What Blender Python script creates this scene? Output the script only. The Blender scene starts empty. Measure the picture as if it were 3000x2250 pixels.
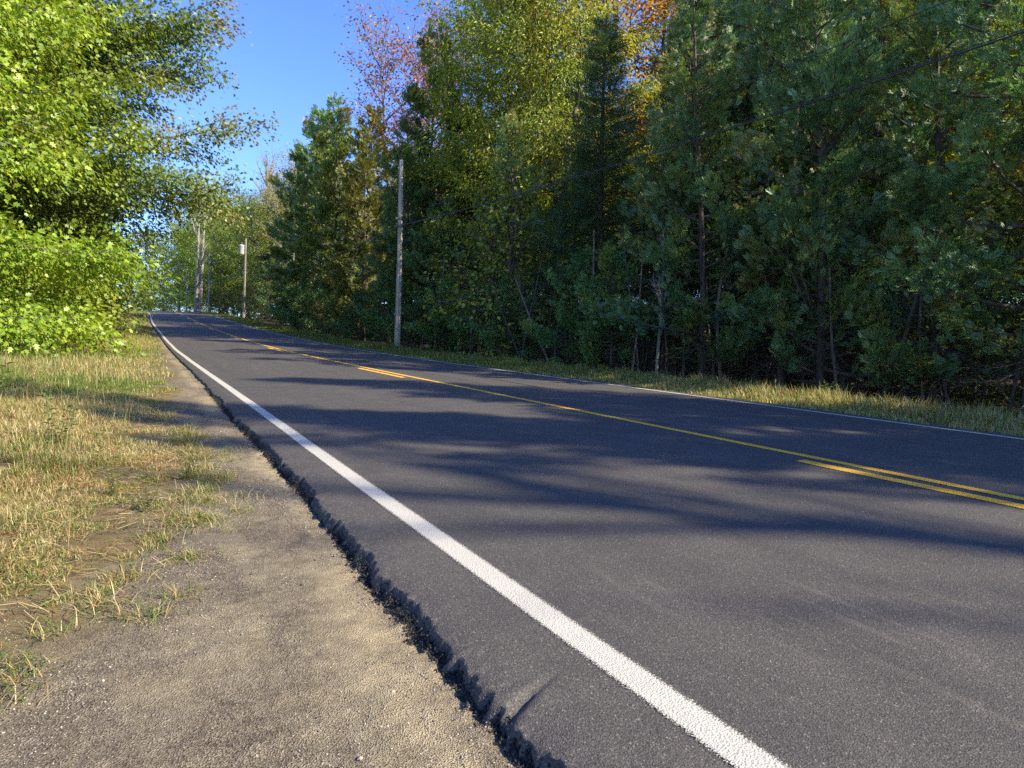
import bpy, math
import numpy as np
from mathutils import Vector, Matrix
SC = bpy.context.scene
COL = SC.collection
R = math.radians
# ------------------------------------------------------------------ camera, sky, sun, exposure
CAM = (-4.6269, 0.0, 0.7618)
YAW, PITCH, ROLL = 0.48943, -0.00969, 0.03047
cd = bpy.data.cameras.new('camera'); cam = bpy.data.objects.new('camera', cd); COL.objects.link(cam)
cd.sensor_width = 36.0; cd.lens = 36.0*2068.52/3000.0; cd.clip_start = 0.05; cd.clip_end = 3000
fw = Vector((math.sin(YAW)*math.cos(PITCH), math.cos(YAW)*math.cos(PITCH), math.sin(PITCH)))
rt = Vector((math.cos(YAW), -math.sin(YAW), 0)); up = rt.cross(fw)
r2 = rt*math.cos(ROLL)+up*math.sin(ROLL); u2 = up*math.cos(ROLL)-rt*math.sin(ROLL)
cam.matrix_world = Matrix(((r2.x, u2.x, -fw.x, CAM[0]), (r2.y, u2.y, -fw.y, CAM[1]), (r2.z, u2.z, -fw.z, CAM[2]), (0, 0, 0, 1)))
SC.camera = cam
SUN_AZ, SUN_EL = R(144), R(34)          # azimuth clockwise from +Y (the road's direction)
w = bpy.data.worlds.new('World'); SC.world = w; w.use_nodes = True
nt = w.node_tree; sky = nt.nodes.new('ShaderNodeTexSky'); sky.sky_type = 'NISHITA'; sky.sun_disc = False
sky.sun_elevation = SUN_EL; sky.sun_rotation = SUN_AZ; sky.air_density = 1.1; sky.dust_density = 0.15; sky.ozone_density = 6.0; sky.altitude = 300
bg = nt.nodes['Background']; hs = nt.nodes.new('ShaderNodeHueSaturation'); hs.inputs['Saturation'].default_value = 1.13; hs.inputs['Hue'].default_value = .519
nt.links.new(sky.outputs[0], hs.inputs['Color']); nt.links.new(hs.outputs[0], bg.inputs[0]); bg.inputs[1].default_value = 0.125
sl = bpy.data.lights.new('sun', 'SUN'); sl.energy = 4.0; sl.angle = R(0.53); sl.color = (1.0, 0.88, 0.66)
so = bpy.data.objects.new('sun', sl); COL.objects.link(so)
sd = Vector((math.sin(SUN_AZ)*math.cos(SUN_EL), math.cos(SUN_AZ)*math.cos(SUN_EL), math.sin(SUN_EL)))
so.rotation_euler = sd.to_track_quat('Z', 'Y').to_euler(); so.location = (40, -30, 60)
SC.view_settings.view_transform = 'Standard'; SC.view_settings.look = 'None'
SC.view_settings.exposure = 1.55; SC.view_settings.gamma = 1.0; SC.view_settings.use_curve_mapping = False
SC.render.engine = 'CYCLES'
cy = SC.cycles; cy.max_bounces = 6; cy.diffuse_bounces = 4; cy.glossy_bounces = 2; cy.transmission_bounces = 4; cy.transparent_max_bounces = 8
cy.use_denoising = False; cy.use_adaptive_sampling = True; cy.adaptive_threshold = 0.01
SC.render.use_persistent_data = False

# ------------------------------------------------------------------ helpers
def rng(seed): return np.random.default_rng(abs(seed))
def tag(o, label=None, cat=None, group=None, kind=None):
    if label: o['label'] = label
    if cat: o['category'] = cat
    if group: o['group'] = group
    if kind: o['kind'] = kind
    return o
def link(name, data, parent=None, mat=None):
    o = bpy.data.objects.new(name, data); COL.objects.link(o)
    if parent: o.parent = parent
    if mat and data and not data.materials: data.materials.append(mat)
    return o
def empty(name, loc, rz=0.0, sc=1.0):
    o = bpy.data.objects.new(name, None); COL.objects.link(o); o.location = loc
    o.rotation_euler = (0, 0, rz); o.scale = (sc, sc, sc) if np.isscalar(sc) else sc; o.empty_display_size = .3
    return o
def mk(name, V, faces, col=None, smooth=False, uv=None, mats=None):
    """faces: list of int arrays (n,k)"""
    me = bpy.data.meshes.new(name)
    V = np.asarray(V, np.float32).reshape(-1, 3)
    faces = [np.asarray(f, np.int32) for f in faces if len(f)]
    nl = sum(f.size for f in faces); nf = sum(len(f) for f in faces)
    me.vertices.add(len(V)); me.vertices.foreach_set('co', V.ravel())
    me.loops.add(nl); me.loops.foreach_set('vertex_index', np.concatenate([f.ravel() for f in faces]))
    st = []; o = 0
    for f in faces:
        st.append(o+np.arange(len(f), dtype=np.int32)*f.shape[1]); o += f.size
    me.polygons.add(nf); me.polygons.foreach_set('loop_start', np.concatenate(st).astype(np.int32))
    me.update(calc_edges=True)
    if smooth: me.polygons.foreach_set('use_smooth', np.ones(nf, bool))
    if col is not None:
        a = me.color_attributes.new('tint', 'FLOAT_COLOR', 'POINT')
        c = np.ones((len(V), 4), np.float32); c[:, :3] = col; a.data.foreach_set('color', c.ravel())
    if uv is not None:
        l = me.uv_layers.new(name='UVMap'); idx = np.concatenate([f.ravel() for f in faces])
        l.data.foreach_set('uv', np.asarray(uv, np.float32)[idx].ravel())
    me.validate() if False else None
    return me
def _h(ix, iy, seed):
    n = (ix.astype(np.int64)*374761393+iy.astype(np.int64)*668265263+seed*1442695041) & 0xffffffff
    n = ((n ^ (n >> 13))*1274126177) & 0xffffffff
    return ((n ^ (n >> 16)) & 0xffff)/65535.0
def noise(x, y, seed=0):
    x = np.asarray(x, float); y = np.asarray(y, float); x, y = np.broadcast_arrays(x, y)
    ix = np.floor(x); iy = np.floor(y); fx = x-ix; fy = y-iy; fx = fx*fx*(3-2*fx); fy = fy*fy*(3-2*fy)
    a = _h(ix, iy, seed); b = _h(ix+1, iy, seed); c = _h(ix, iy+1, seed); d = _h(ix+1, iy+1, seed)
    return (a*(1-fx)+b*fx)*(1-fy)+(c*(1-fx)+d*fx)*fy
def fbm(x, y, o=4, seed=0):
    v = 0; a = .5
    for i in range(o): v = v+a*noise(x*2**i+i*7.3, y*2**i+i*3.1, seed+i); a *= .5
    return v/(1-.5**o)
def ss(a, b, x):
    t = np.clip((np.asarray(x, float)-a)/(b-a), 0, 1); return t*t*(3-2*t)

# ------------------------------------------------------------------ the road's line, slope and the lie of the land
KS = [-10, 5, 15, 25, 35, 50, 65, 80, 95, 110, 130, 260, 300, 420]
KC = [-0.0336, 0.0088, 0.0858, -0.0689, -0.0081, 0.0711, -0.152, 0.026, 0.1635, 0.1952, 0.1978, .15, 0, 0]
GS = [-60, -10, 5, 15, 25, 35, 50, 65, 80, 95, 110, 130, 160, 200, 260, 420]
GR = [.03, 0.0374, 0.0547, 0.0558, 0.0618, 0.0737, 0.0838, 0.0901, 0.0909, 0.0847, 0.0792, .06, .01, -.03, -.04, 0]
TS = np.arange(-60, 420.01, .25)
_psi = np.cumsum(np.interp(TS, KS, KC)*.01)*.25; _i0 = int(np.argmin(abs(TS))); _psi -= _psi[_i0]
_x = np.cumsum(-np.sin(_psi))*.25; _y = np.cumsum(np.cos(_psi))*.25; _z = np.cumsum(np.interp(TS, GS, GR))*.25
_x -= _x[_i0]; _y -= _y[_i0]; _z -= _z[_i0]
def axis(s): return np.interp(s, TS, _x), np.interp(s, TS, _y), np.interp(s, TS, _z), np.interp(s, TS, _psi)
E_, CR = 0.0487, 0.02
def W(s, lat):
    x, y, z, p = axis(s); return x+lat*np.cos(p), y+lat*np.sin(p), z
def road_z(s, lat): return axis(s)[2]+lat*E_-abs(lat)*CR
def edge_l(s):
    return np.interp(s, [-10, 3, 4.2, 5.2, 9.2, 15.2, 28.5, 45.5, 60, 200], [-3.69, -3.68, -3.61, -3.6, -3.59, -3.52, -3.45, -3.42, -3.42, -3.42])+.012
def gz(s, lat):
    """height of the ground"""
    s, lat = np.broadcast_arrays(np.asarray(s, float), np.asarray(lat, float))
    z0 = axis(s)[2]
    L = -3.7*(E_+CR)-.055
    left = L-.005+.028*ss(5, 15, s)-.012*np.clip(-lat-4.2, 0, 4)+.10*ss(-9, -14, lat)+1.6*ss(-16, -50, lat)+(fbm(s*.35, lat*.35, 3, 5)-.5)*.5*ss(-5.0, -12, lat)
    left = left+(fbm(s*1.3, lat*1.3, 3, 8)-.5)*.10*ss(-4.3, -5.5, lat)+(fbm(s*2.2, lat*2.2, 4, 9)-.5)*.035
    left = left-.35*ss(0, 1, (lat-(edge_l(s)+.06))/.5)
    r0 = 3.6*(E_-CR)-.045
    right = r0-.42*ss(4.6, 7.6, lat)+5.5*ss(11, 48, lat)+(fbm(s*.5, lat*.5, 3, 11)-.5)*.35*ss(6, 9, lat)+(fbm(s*2, lat*2, 3, 12)-.5)*.04
    right = right-.25*ss(3.55, 3.2, lat)
    return z0+np.where(lat < 0, left, right)
def P(s, lat, dz=0.0):
    x, y, _ = W(s, lat); return (float(x), float(y), float(gz(s, lat))+dz)

# ------------------------------------------------------------------ materials
def mat(name):
    m = bpy.data.materials.new(name); m.use_nodes = True; n = m.node_tree.nodes; l = m.node_tree.links
    return m, n, l, n['Principled BSDF']
def N(n, t, **k):
    o = n.new(t)
    for a, b in k.items():
        if a.startswith('i_'): o.inputs[a[2:].replace('_', ' ')].default_value = b
        else: setattr(o, a, b)
    return o
def ramp(n, l, src, stops):
    r = n.new('ShaderNodeValToRGB'); e = r.color_ramp.elements
    while len(e) < len(stops): e.new(.5)
    for i, (p, c) in enumerate(stops):
        e[i].position = p; e[i].color = (*c, 1) if len(c) == 3 else c
    l.new(src, r.inputs[0]); return r.outputs[0]
def mixc(n, l, f, a, b, mode='MIX'):
    m = n.new('ShaderNodeMix'); m.data_type = 'RGBA'; m.blend_type = mode
    for k, v in ((0, f), (6, a), (7, b)):
        if hasattr(v, 'is_linked') or hasattr(v, 'links'): l.new(v, m.inputs[k])
        else: m.inputs[k].default_value = v if np.isscalar(v) else (*v, 1)
    return m.outputs[2]
def nz(n, l, scale, detail=4, rough=.55, vec=None, dist=0):
    t = N(n, 'ShaderNodeTexNoise'); t.inputs['Scale'].default_value = scale; t.inputs['Detail'].default_value = detail
    t.inputs['Roughness'].default_value = rough; t.inputs['Distortion'].default_value = dist
    if vec is not None: l.new(vec, t.inputs['Vector'])
    return t.outputs['Fac']
def bump(n, l, h, strength, dist, normal=None):
    b = N(n, 'ShaderNodeBump'); b.inputs['Strength'].default_value = strength; b.inputs['Distance'].default_value = dist
    l.new(h, b.inputs['Height'])
    if normal is not None: l.new(normal, b.inputs['Normal'])
    return b.outputs[0]
def pos(n): return n.new('ShaderNodeNewGeometry').outputs['Position']

def m_asphalt(fresh=True):
    m, n, l, b = mat('asphalt'); p = pos(n)
    big = nz(n, l, .35, 3, .5, p); mid = nz(n, l, 3, 4, .6, p); fine = nz(n, l, 140, 3, .7, p)
    vo = N(n, 'ShaderNodeTexVoronoi'); vo.inputs['Scale'].default_value = 210; l.new(p, vo.inputs['Vector'])
    c = ramp(n, l, fine, [(.3, (.026, .024, .022)), (.5, (.062, .058, .053)), (.72, (.120, .110, .098))])
    spk = ramp(n, l, vo.outputs['Color'], [(.0, (0, 0, 0)), (.80, (0, 0, 0)), (.97, (.8, .8, .8))])
    c = mixc(n, l, spk, c, (.27, .24, .20))
    dk = ramp(n, l, mid, [(.3, (.86, .86, .87)), (.7, (1.1, 1.1, 1.08))]); c = mixc(n, l, 1.0, c, dk, 'MULTIPLY')
    # dusty wheel tracks and paver streaks running along the road
    mp = N(n, 'ShaderNodeMapping'); mp.inputs['Scale'].default_value = (2.2, .06, 1); l.new(p, mp.inputs['Vector'])
    st = nz(n, l, 1.0, 4, .6, mp.outputs[0]); sc = ramp(n, l, st, [(.35, (.9, .9, .91)), (.65, (1.14, 1.12, 1.1))]); c = mixc(n, l, 1.0, c, sc, 'MULTIPLY')
    mp2 = N(n, 'ShaderNodeMapping'); mp2.inputs['Rotation'].default_value = (0, 0, .35); mp2.inputs['Scale'].default_value = (9, .8, 1); l.new(p, mp2.inputs['Vector'])
    s2 = nz(n, l, 1.6, 5, .65, mp2.outputs[0]); f2 = ramp(n, l, s2, [(.56, (0, 0, 0)), (.78, (.5, .5, .5))])
    m2 = N(n, 'ShaderNodeMath', operation='MULTIPLY'); l.new(f2, m2.inputs[0]); l.new(ramp(n, l, big, [(.5, (0, 0, 0)), (.62, (1, 1, 1))]), m2.inputs[1])
    c = mixc(n, l, m2.outputs[0], c, (.17, .145, .12))
    l.new(c, b.inputs['Base Color']); b.inputs['Roughness'].default_value = .78
    b.inputs['Specular IOR Level'].default_value = .35
    nb = bump(n, l, vo.outputs['Distance'], .55, .004); nb = bump(n, l, fine, .5, .004, nb)
    l.new(nb, b.inputs['Normal']); return m
def m_paint(name, c0, c1, edge):
    """line paint over the grain of the asphalt; UV x runs 0..1 across the stripe, the sprayed rim thins out"""
    m, n, l, b = mat(name); p = pos(n)
    fine = nz(n, l, 160, 3, .7, p); mid = nz(n, l, 9, 4, .6, p)
    vo = N(n, 'ShaderNodeTexVoronoi'); vo.inputs['Scale'].default_value = 150; l.new(p, vo.inputs['Vector'])
    c = mixc(n, l, mid, c0, c1); pit = ramp(n, l, fine, [(.27, (.55, .55, .55)), (.42, (1, 1, 1))]); c = mixc(n, l, 1.0, c, pit, 'MULTIPLY')
    l.new(c, b.inputs['Base Color']); b.inputs['Roughness'].default_value = .7
    nb = bump(n, l, vo.outputs['Distance'], .6, .005); l.new(bump(n, l, fine, .4, .003, nb), b.inputs['Normal'])
    uv = N(n, 'ShaderNodeUVMap'); sp = N(n, 'ShaderNodeSeparateXYZ'); l.new(uv.outputs[0], sp.inputs[0])
    a = N(n, 'ShaderNodeMath', operation='SUBTRACT'); l.new(sp.outputs[0], a.inputs[0]); a.inputs[1].default_value = .5
    a2 = N(n, 'ShaderNodeMath', operation='ABSOLUTE'); l.new(a.outputs[0], a2.inputs[0])
    r1 = N(n, 'ShaderNodeMapRange'); l.new(a2.outputs[0], r1.inputs[0]); r1.inputs[1].default_value = .5-edge; r1.inputs[2].default_value = .5; r1.inputs[3].default_value = 1.15; r1.inputs[4].default_value = 0.0
    g = N(n, 'ShaderNodeMath', operation='GREATER_THAN'); l.new(r1.outputs[0], g.inputs[0])
    n2 = nz(n, l, 230, 2, .6, p); n3 = ramp(n, l, n2, [(.25, (0, 0, 0)), (.75, (1, 1, 1))]); l.new(n3, g.inputs[1])
    tr = n.new('ShaderNodeBsdfTransparent'); mx = n.new('ShaderNodeMixShader'); l.new(g.outputs[0], mx.inputs[0]); l.new(tr.outputs[0], mx.inputs[1]); l.new(b.outputs[0], mx.inputs[2])
    l.new(mx.outputs[0], n['Material Output'].inputs['Surface']); return m
def m_ground():
    """tint attribute: R = gravel, G = forest litter, rest = dry turf soil"""
    m, n, l, b = mat('ground'); p = pos(n)
    at = N(n, 'ShaderNodeAttribute'); at.attribute_name = 'tint'; sp = N(n, 'ShaderNodeSeparateColor'); l.new(at.outputs['Color'], sp.inputs[0])
    n1 = nz(n, l, 1.6, 5, .6, p); n2 = nz(n, l, 11, 4, .65, p); n3 = nz(n, l, 150, 3, .7, p)
    vo = N(n, 'ShaderNodeTexVoronoi'); vo.inputs['Scale'].default_value = 200; l.new(p, vo.inputs['Vector'])
    sand = ramp(n, l, n3, [(.25, (.14, .115, .075)), (.5, (.275, .23, .15)), (.75, (.45, .38, .25))])
    grit = ramp(n, l, vo.outputs['Color'], [(.0, (.045, .036, .026)), (.35, (.145, .119, .084)), (.75, (.24, .20, .14)), (.93, (.34, .285, .20)), (1, (.66, .57, .42))])
    mp = N(n, 'ShaderNodeMapping'); mp.inputs['Rotation'].default_value = (0, 0, -.9); mp.inputs['Scale'].default_value = (2.5, .7, 1); l.new(p, mp.inputs['Vector'])
    sw = nz(n, l, 1.3, 5, .6, mp.outputs[0], .6)
    gf = ramp(n, l, sw, [(.47, (0, 0, 0)), (.62, (.7, .7, .7))]); g = mixc(n, l, gf, grit, sand)
    # extra sandy band beside the pavement edge (blue channel)
    g = mixc(n, l, sp.outputs[2], g, mixc(n, l, n2, sand, (.36, .295, .18)))
    dark = ramp(n, l, n2, [(.3, (.70, .69, .68)), (.6, (1.06, 1.06, 1.05))]); g = mixc(n, l, 1.0, g, dark, 'MULTIPLY')
    soil = ramp(n, l, n2, [(.3, (.11, .082, .042)), (.55, (.19, .145, .07)), (.75, (.15, .15, .055))])
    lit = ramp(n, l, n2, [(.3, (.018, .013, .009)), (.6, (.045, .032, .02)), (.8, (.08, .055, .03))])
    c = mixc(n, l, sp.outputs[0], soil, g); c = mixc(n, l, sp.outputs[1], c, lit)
    l.new(c, b.inputs['Base Color']); b.inputs['Roughness'].default_value = .95; b.inputs['Specular IOR Level'].default_value = .2
    nb = bump(n, l, vo.outputs['Distance'], .9, .0075); nb = bump(n, l, n3, .5, .004, nb); nb = bump(n, l, n2, .35, .02, nb)
    l.new(nb, b.inputs['Normal']); return m
def m_leaf(name, trans=.4, gloss=.05, rough=.45, sat=1.0):
    m, n, l, b = mat(name); n.remove(b)
    at = N(n, 'ShaderNodeAttribute'); at.attribute_name = 'tint'; oi = n.new('ShaderNodeObjectInfo')
    c = mixc(n, l, 1.0, at.outputs['Color'], oi.outputs['Color'], 'MULTIPLY')
    d = n.new('ShaderNodeBsdfDiffuse'); t = n.new('ShaderNodeBsdfTranslucent'); g = n.new('ShaderNodeBsdfGlossy'); g.inputs['Roughness'].default_value = rough
    g.inputs['Color'].default_value = (.8, .85, .8, 1)
    tc = mixc(n, l, 1.0, c, (1.25, 1.15, .5), 'MULTIPLY')
    l.new(c, d.inputs[0]); l.new(tc, t.inputs[0])
    a = n.new('ShaderNodeMixShader'); a.inputs[0].default_value = trans; l.new(d.outputs[0], a.inputs[1]); l.new(t.outputs[0], a.inputs[2])
    e = n.new('ShaderNodeMixShader'); e.inputs[0].default_value = gloss; l.new(a.outputs[0], e.inputs[1]); l.new(g.outputs[0], e.inputs[2])
    l.new(e.outputs[0], n['Material Output'].inputs['Surface']); return m
def m_bark(name, c0, c1, c2, scale=9, stretch=.18):
    m, n, l, b = mat(name); tc = n.new('ShaderNodeTexCoord'); mp = N(n, 'ShaderNodeMapping'); mp.inputs['Scale'].default_value = (1, 1, stretch)
    l.new(tc.outputs['Object'], mp.inputs['Vector']); f = nz(n, l, scale, 5, .65, mp.outputs[0]); f2 = nz(n, l, 2.2, 3, .5, tc.outputs['Object'])
    c = ramp(n, l, f, [(.3, c0), (.5, c1), (.72, c2)]); d = ramp(n, l, f2, [(.3, (.75, .76, .74)), (.7, (1.15, 1.13, 1.1))])
    oi = n.new('ShaderNodeObjectInfo'); c = mixc(n, l, 1.0, c, d, 'MULTIPLY'); c = mixc(n, l, 1.0, c, oi.outputs['Color'], 'MULTIPLY')
    l.new(c, b.inputs['Base Color']); b.inputs['Roughness'].default_value = .9
    l.new(bump(n, l, f, .8, .03), b.inputs['Normal']); return m
def m_plain(name, c, rough=.6, metal=0, var=.15, scale=6):
    m, n, l, b = mat(name); tc = n.new('ShaderNodeTexCoord'); f = nz(n, l, scale, 4, .6, tc.outputs['Object'])
    k = ramp(n, l, f, [(.3, tuple(x*(1-var) for x in c)), (.7, tuple(min(1, x*(1+var)) for x in c))])
    l.new(k, b.inputs['Base Color']); b.inputs['Roughness'].default_value = rough; b.inputs['Metallic'].default_value = metal; return m
def m_tint(name, rough=.85, spec=.3):
    m, n, l, b = mat(name); at = N(n, 'ShaderNodeAttribute'); at.attribute_name = 'tint'; p = pos(n); f = nz(n, l, 300, 2, .6, p)
    c = mixc(n, l, 1.0, at.outputs['Color'], ramp(n, l, f, [(.3, (.75, .75, .75)), (.7, (1.2, 1.2, 1.2))]), 'MULTIPLY')
    l.new(c, b.inputs['Base Color']); b.inputs['Roughness'].default_value = rough; b.inputs['Specular IOR Level'].default_value = spec; return m
M_ASPH = m_asphalt()
M_WHITE = m_paint('white_paint', (.50, .475, .40), (.42, .40, .34), .28)
M_YEL = m_paint('yellow_paint', (.80, .44, .028), (.70, .37, .024), .16)
M_GROUND = m_ground()
M_LEAF = m_leaf('broad_leaf', .42, .03)
M_NEEDLE = m_leaf('cedar_foliage', .32, .05, .5)
M_GRASS = m_leaf('grass_blade', .35, .03, .5)
M_BARK = m_bark('grey_bark', (.05, .042, .035), (.11, .097, .083), (.20, .185, .165))
M_CBARK = m_bark('cedar_bark', (.030, .022, .017), (.075, .058, .046), (.15, .125, .10), 12, .1)
M_BIRCH = m_bark('pale_bark', (.14, .13, .115), (.42, .40, .36), (.60, .58, .54), 4, .8)
M_TWIG = m_bark('twig_bark', (.04, .033, .027), (.09, .078, .066), (.16, .145, .125), 20, .3)
M_DEAD = m_bark('dead_wood', (.16, .15, .135), (.28, .265, .24), (.40, .385, .35), 8, .1)
M_POLE = m_bark('weathered_pole_wood', (.12, .105, .088), (.215, .195, .165), (.31, .29, .255), 22, .05)
M_STONE = m_tint('stone')

# ------------------------------------------------------------------ mesh pieces
def tubes(T, sides=6):
    """T: list of (points (k,3), radii (k,)) -> verts, quads"""
    V = []; Fc = []; off = 0
    ang = np.arange(sides)*2*math.pi/sides; ca = np.cos(ang); sa = np.sin(ang)
    for pts, rad in T:
        pts = np.asarray(pts, float); k = len(pts); d = np.gradient(pts, axis=0); d /= np.linalg.norm(d, axis=1)[:, None]+1e-9
        ref = np.array([0, 0, 1.]) if abs(d[:, 2]).mean() < .8 else np.array([1., 0, 0])
        a = np.cross(d, ref); a /= np.linalg.norm(a, axis=1)[:, None]+1e-9; b = np.cross(d, a)
        r = np.asarray(rad)[:, None, None]
        v = pts[:, None, :]+r*(a[:, None, :]*ca[None, :, None]+b[:, None, :]*sa[None, :, None])
        V.append(v.reshape(-1, 3)); i = np.arange(k-1)[:, None]*sides+np.arange(sides)[None, :]; j = np.arange(k-1)[:, None]*sides+(np.arange(sides)+1) % sides
        Fc.append(np.stack([i, j, j+sides, i+sides], -1).reshape(-1, 4)+off); off += k*sides
    return np.concatenate(V), np.concatenate(Fc)
def boxv(c, h, rot=None):
    q = np.array([[x, y, z] for x in (-1, 1) for y in (-1, 1) for z in (-1, 1)], float)*np.asarray(h)
    if rot is not None: q = q@np.asarray(rot).T
    return q+np.asarray(c), np.array([[0, 1, 3, 2], [4, 6, 7, 5], [0, 4, 5, 1], [2, 3, 7, 6], [0, 2, 6, 4], [1, 5, 7, 3]])
def frames(d, nrm):
    """rotation matrices with x along d, z near nrm"""
    d = d/(np.linalg.norm(d, axis=1)[:, None]+1e-9); y = np.cross(nrm, d); y /= np.linalg.norm(y, axis=1)[:, None]+1e-9; z = np.cross(d, y)
    return np.stack([d, y, z], -1)
def scatter(tv, tf, pos_, Rm, sc, col):
    """copies of a little template; tf: list of (n,k)"""
    n = len(pos_); k = len(tv); sc = np.asarray(sc)
    v = tv[None]*(sc[:, None, None] if sc.ndim == 1 else sc[:, None, :])
    V = np.einsum('nij,nkj->nki', Rm, v)+pos_[:, None, :]
    off = (np.arange(n)*k)[:, None, None]
    Fs = [(f[None]+off).reshape(-1, f.shape[1]) for f in tf]
    return V.reshape(-1, 3), Fs, np.repeat(col, k, 0)
# lobed leaf (folded along its midrib), plain leaf, cedar spray, needle twig
LOBED = (np.array([(0, 0, 0), (.30, .42, .05), (.42, .20, .03), (.72, .38, .02), (.68, .14, .0), (1.05, 0, -.10), (.68, -.14, .0), (.72, -.38, .02), (.42, -.20, .03), (.30, -.42, .05)], float),
         [np.array([[0, 1, 2], [0, 8, 9]]), np.array([[0, 2, 3, 4], [0, 6, 7, 8], [0, 4, 5, 6]])])
KITE = (np.array([(0, 0, 0), (.45, .34, .07), (1, 0, -.12), (.45, -.34, .07)], float), [np.array([[0, 1, 2], [0, 2, 3]])])
LONGLEAF = (np.array([(0, 0, 0), (.4, .17, .04), (1, 0, -.25), (.4, -.17, .04)], float), [np.array([[0, 1, 2], [0, 2, 3]])])
def _spray(pairs, spread, wl, curl, seed):
    g = rng(seed); V = []; Q = []
    for i in range(pairs+1):
        u = i/pairs; base = np.array([u*.62, 0, curl*u*u])
        for s in ((-1, 1) if i < pairs else (0,)):
            a = s*spread*(1-.35*u); ln = (.55-.25*abs(u-.35))*(1 if s else .8)*(.8+.4*g.random())
            d = np.array([math.cos(a), math.sin(a), (g.random()-.5)*.5]); pr = np.array([-d[1], d[0], 0.0])*wl
            k = len(V); V += [base, base+d*ln*.55+pr, base+d*ln, base+d*ln*.55-pr]; Q.append([k, k+1, k+2, k+3])
    return np.array(V), [np.array(Q)]
SPRAY = _spray(5, .72, .046, -.18, 1)
SPRAY_BIG = _spray(4, .75, .08, -.16, 2)
TWIG = _spray(6, 1.0, .022, -.05, 3)

# ------------------------------------------------------------------ ground, road, markings
def grid_mesh(S, LAT, zf, shift=None):
    s, l = np.meshgrid(S, LAT, indexing='ij')
    if shift is not None: l = l+shift(s, l)
    x, y, _ = W(s, l); z = zf(s, l); V = np.stack([x, y, z], -1).reshape(-1, 3)
    a, b = len(S), len(LAT); i = np.arange(a-1)[:, None]*b+np.arange(b-1)[None]
    return V, np.stack([i, i+1, i+b+1, i+b], -1).reshape(-1, 4), s, l
def ar(*a):
    o = [];
    for lo, hi, st in a: o.append(np.arange(lo, hi-1e-6, st))
    return np.concatenate(o+[[a[-1][1]]])
def turf_edge(s):      # where gravel gives way to turf
    return np.interp(s, [-60, 1.6, 2.3, 3.0, 4.5, 5.8, 10, 16, 36, 60, 400], [-9, -7.2, -5.4, -4.8, -4.4, -4.28, -4.25, -3.98, -3.62, -3.55, -3.55])
GS_ = ar((-60, 0, 2), (0, 1, .1), (1, 7, .022), (7, 14, .07), (14, 40, .3), (40, 120, 1), (120, 420, 4))
GL_ = ar((-260, -40, 20), (-40, -12, 2), (-12, -7, .25), (-7, -5.2, .05), (-5.2, -3.3, .018), (-3.3, 3.2, .5), (3.2, 9, .15), (9, 20, 1), (20, 60, 5), (60, 260, 20))
def ground_full(s, l):
    z = gz(s, l); near = ss(12, 6, s)
    te = turf_edge(s)
    grav = ss(-.15, .15, l-te)*(l < -3)
    z = z+near*grav*((fbm(s*14, l*14, 3, 21)-.5)*.014+(fbm(s*70, l*70, 2, 22)-.5)*.008)
    z = z+near*(1-grav)*(l < -3)*((fbm(s*7, l*7, 3, 23)-.5)*.02)
    # broken old pavement crumbs heaped at the foot of the new mat
    d = l-edge_l(s); z = z+near*np.exp(-((d+.07)/.06)**2)*(fbm(s*22, l*22, 3, 24)-.62)*.05
    return z
V, Fq, s_, l_ = grid_mesh(GS_, GL_, ground_full)
te = turf_edge(s_); wob = (fbm(s_*1.5, l_*1.5, 4, 31)-.5)*.9
g_ = np.where(l_ < -3, ss(-.12, .2, l_-te+wob*.8), ss(4.1, 3.9, l_+wob*.6)*(l_ > 3))
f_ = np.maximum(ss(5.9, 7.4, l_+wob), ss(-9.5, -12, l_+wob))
sand_ = np.exp(-((l_-(edge_l(s_)-.16-.05*np.sin(s_*.9)))/.10)**2)*ss(.35, .6, fbm(s_*1.1, l_*2, 3, 33))*(l_ < 0)
ground = link('ground', mk('ground', V, [Fq], np.stack([g_.ravel(), f_.ravel(), sand_.ravel()], -1), True), None, M_GROUND); tag(ground, kind='structure')

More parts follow.
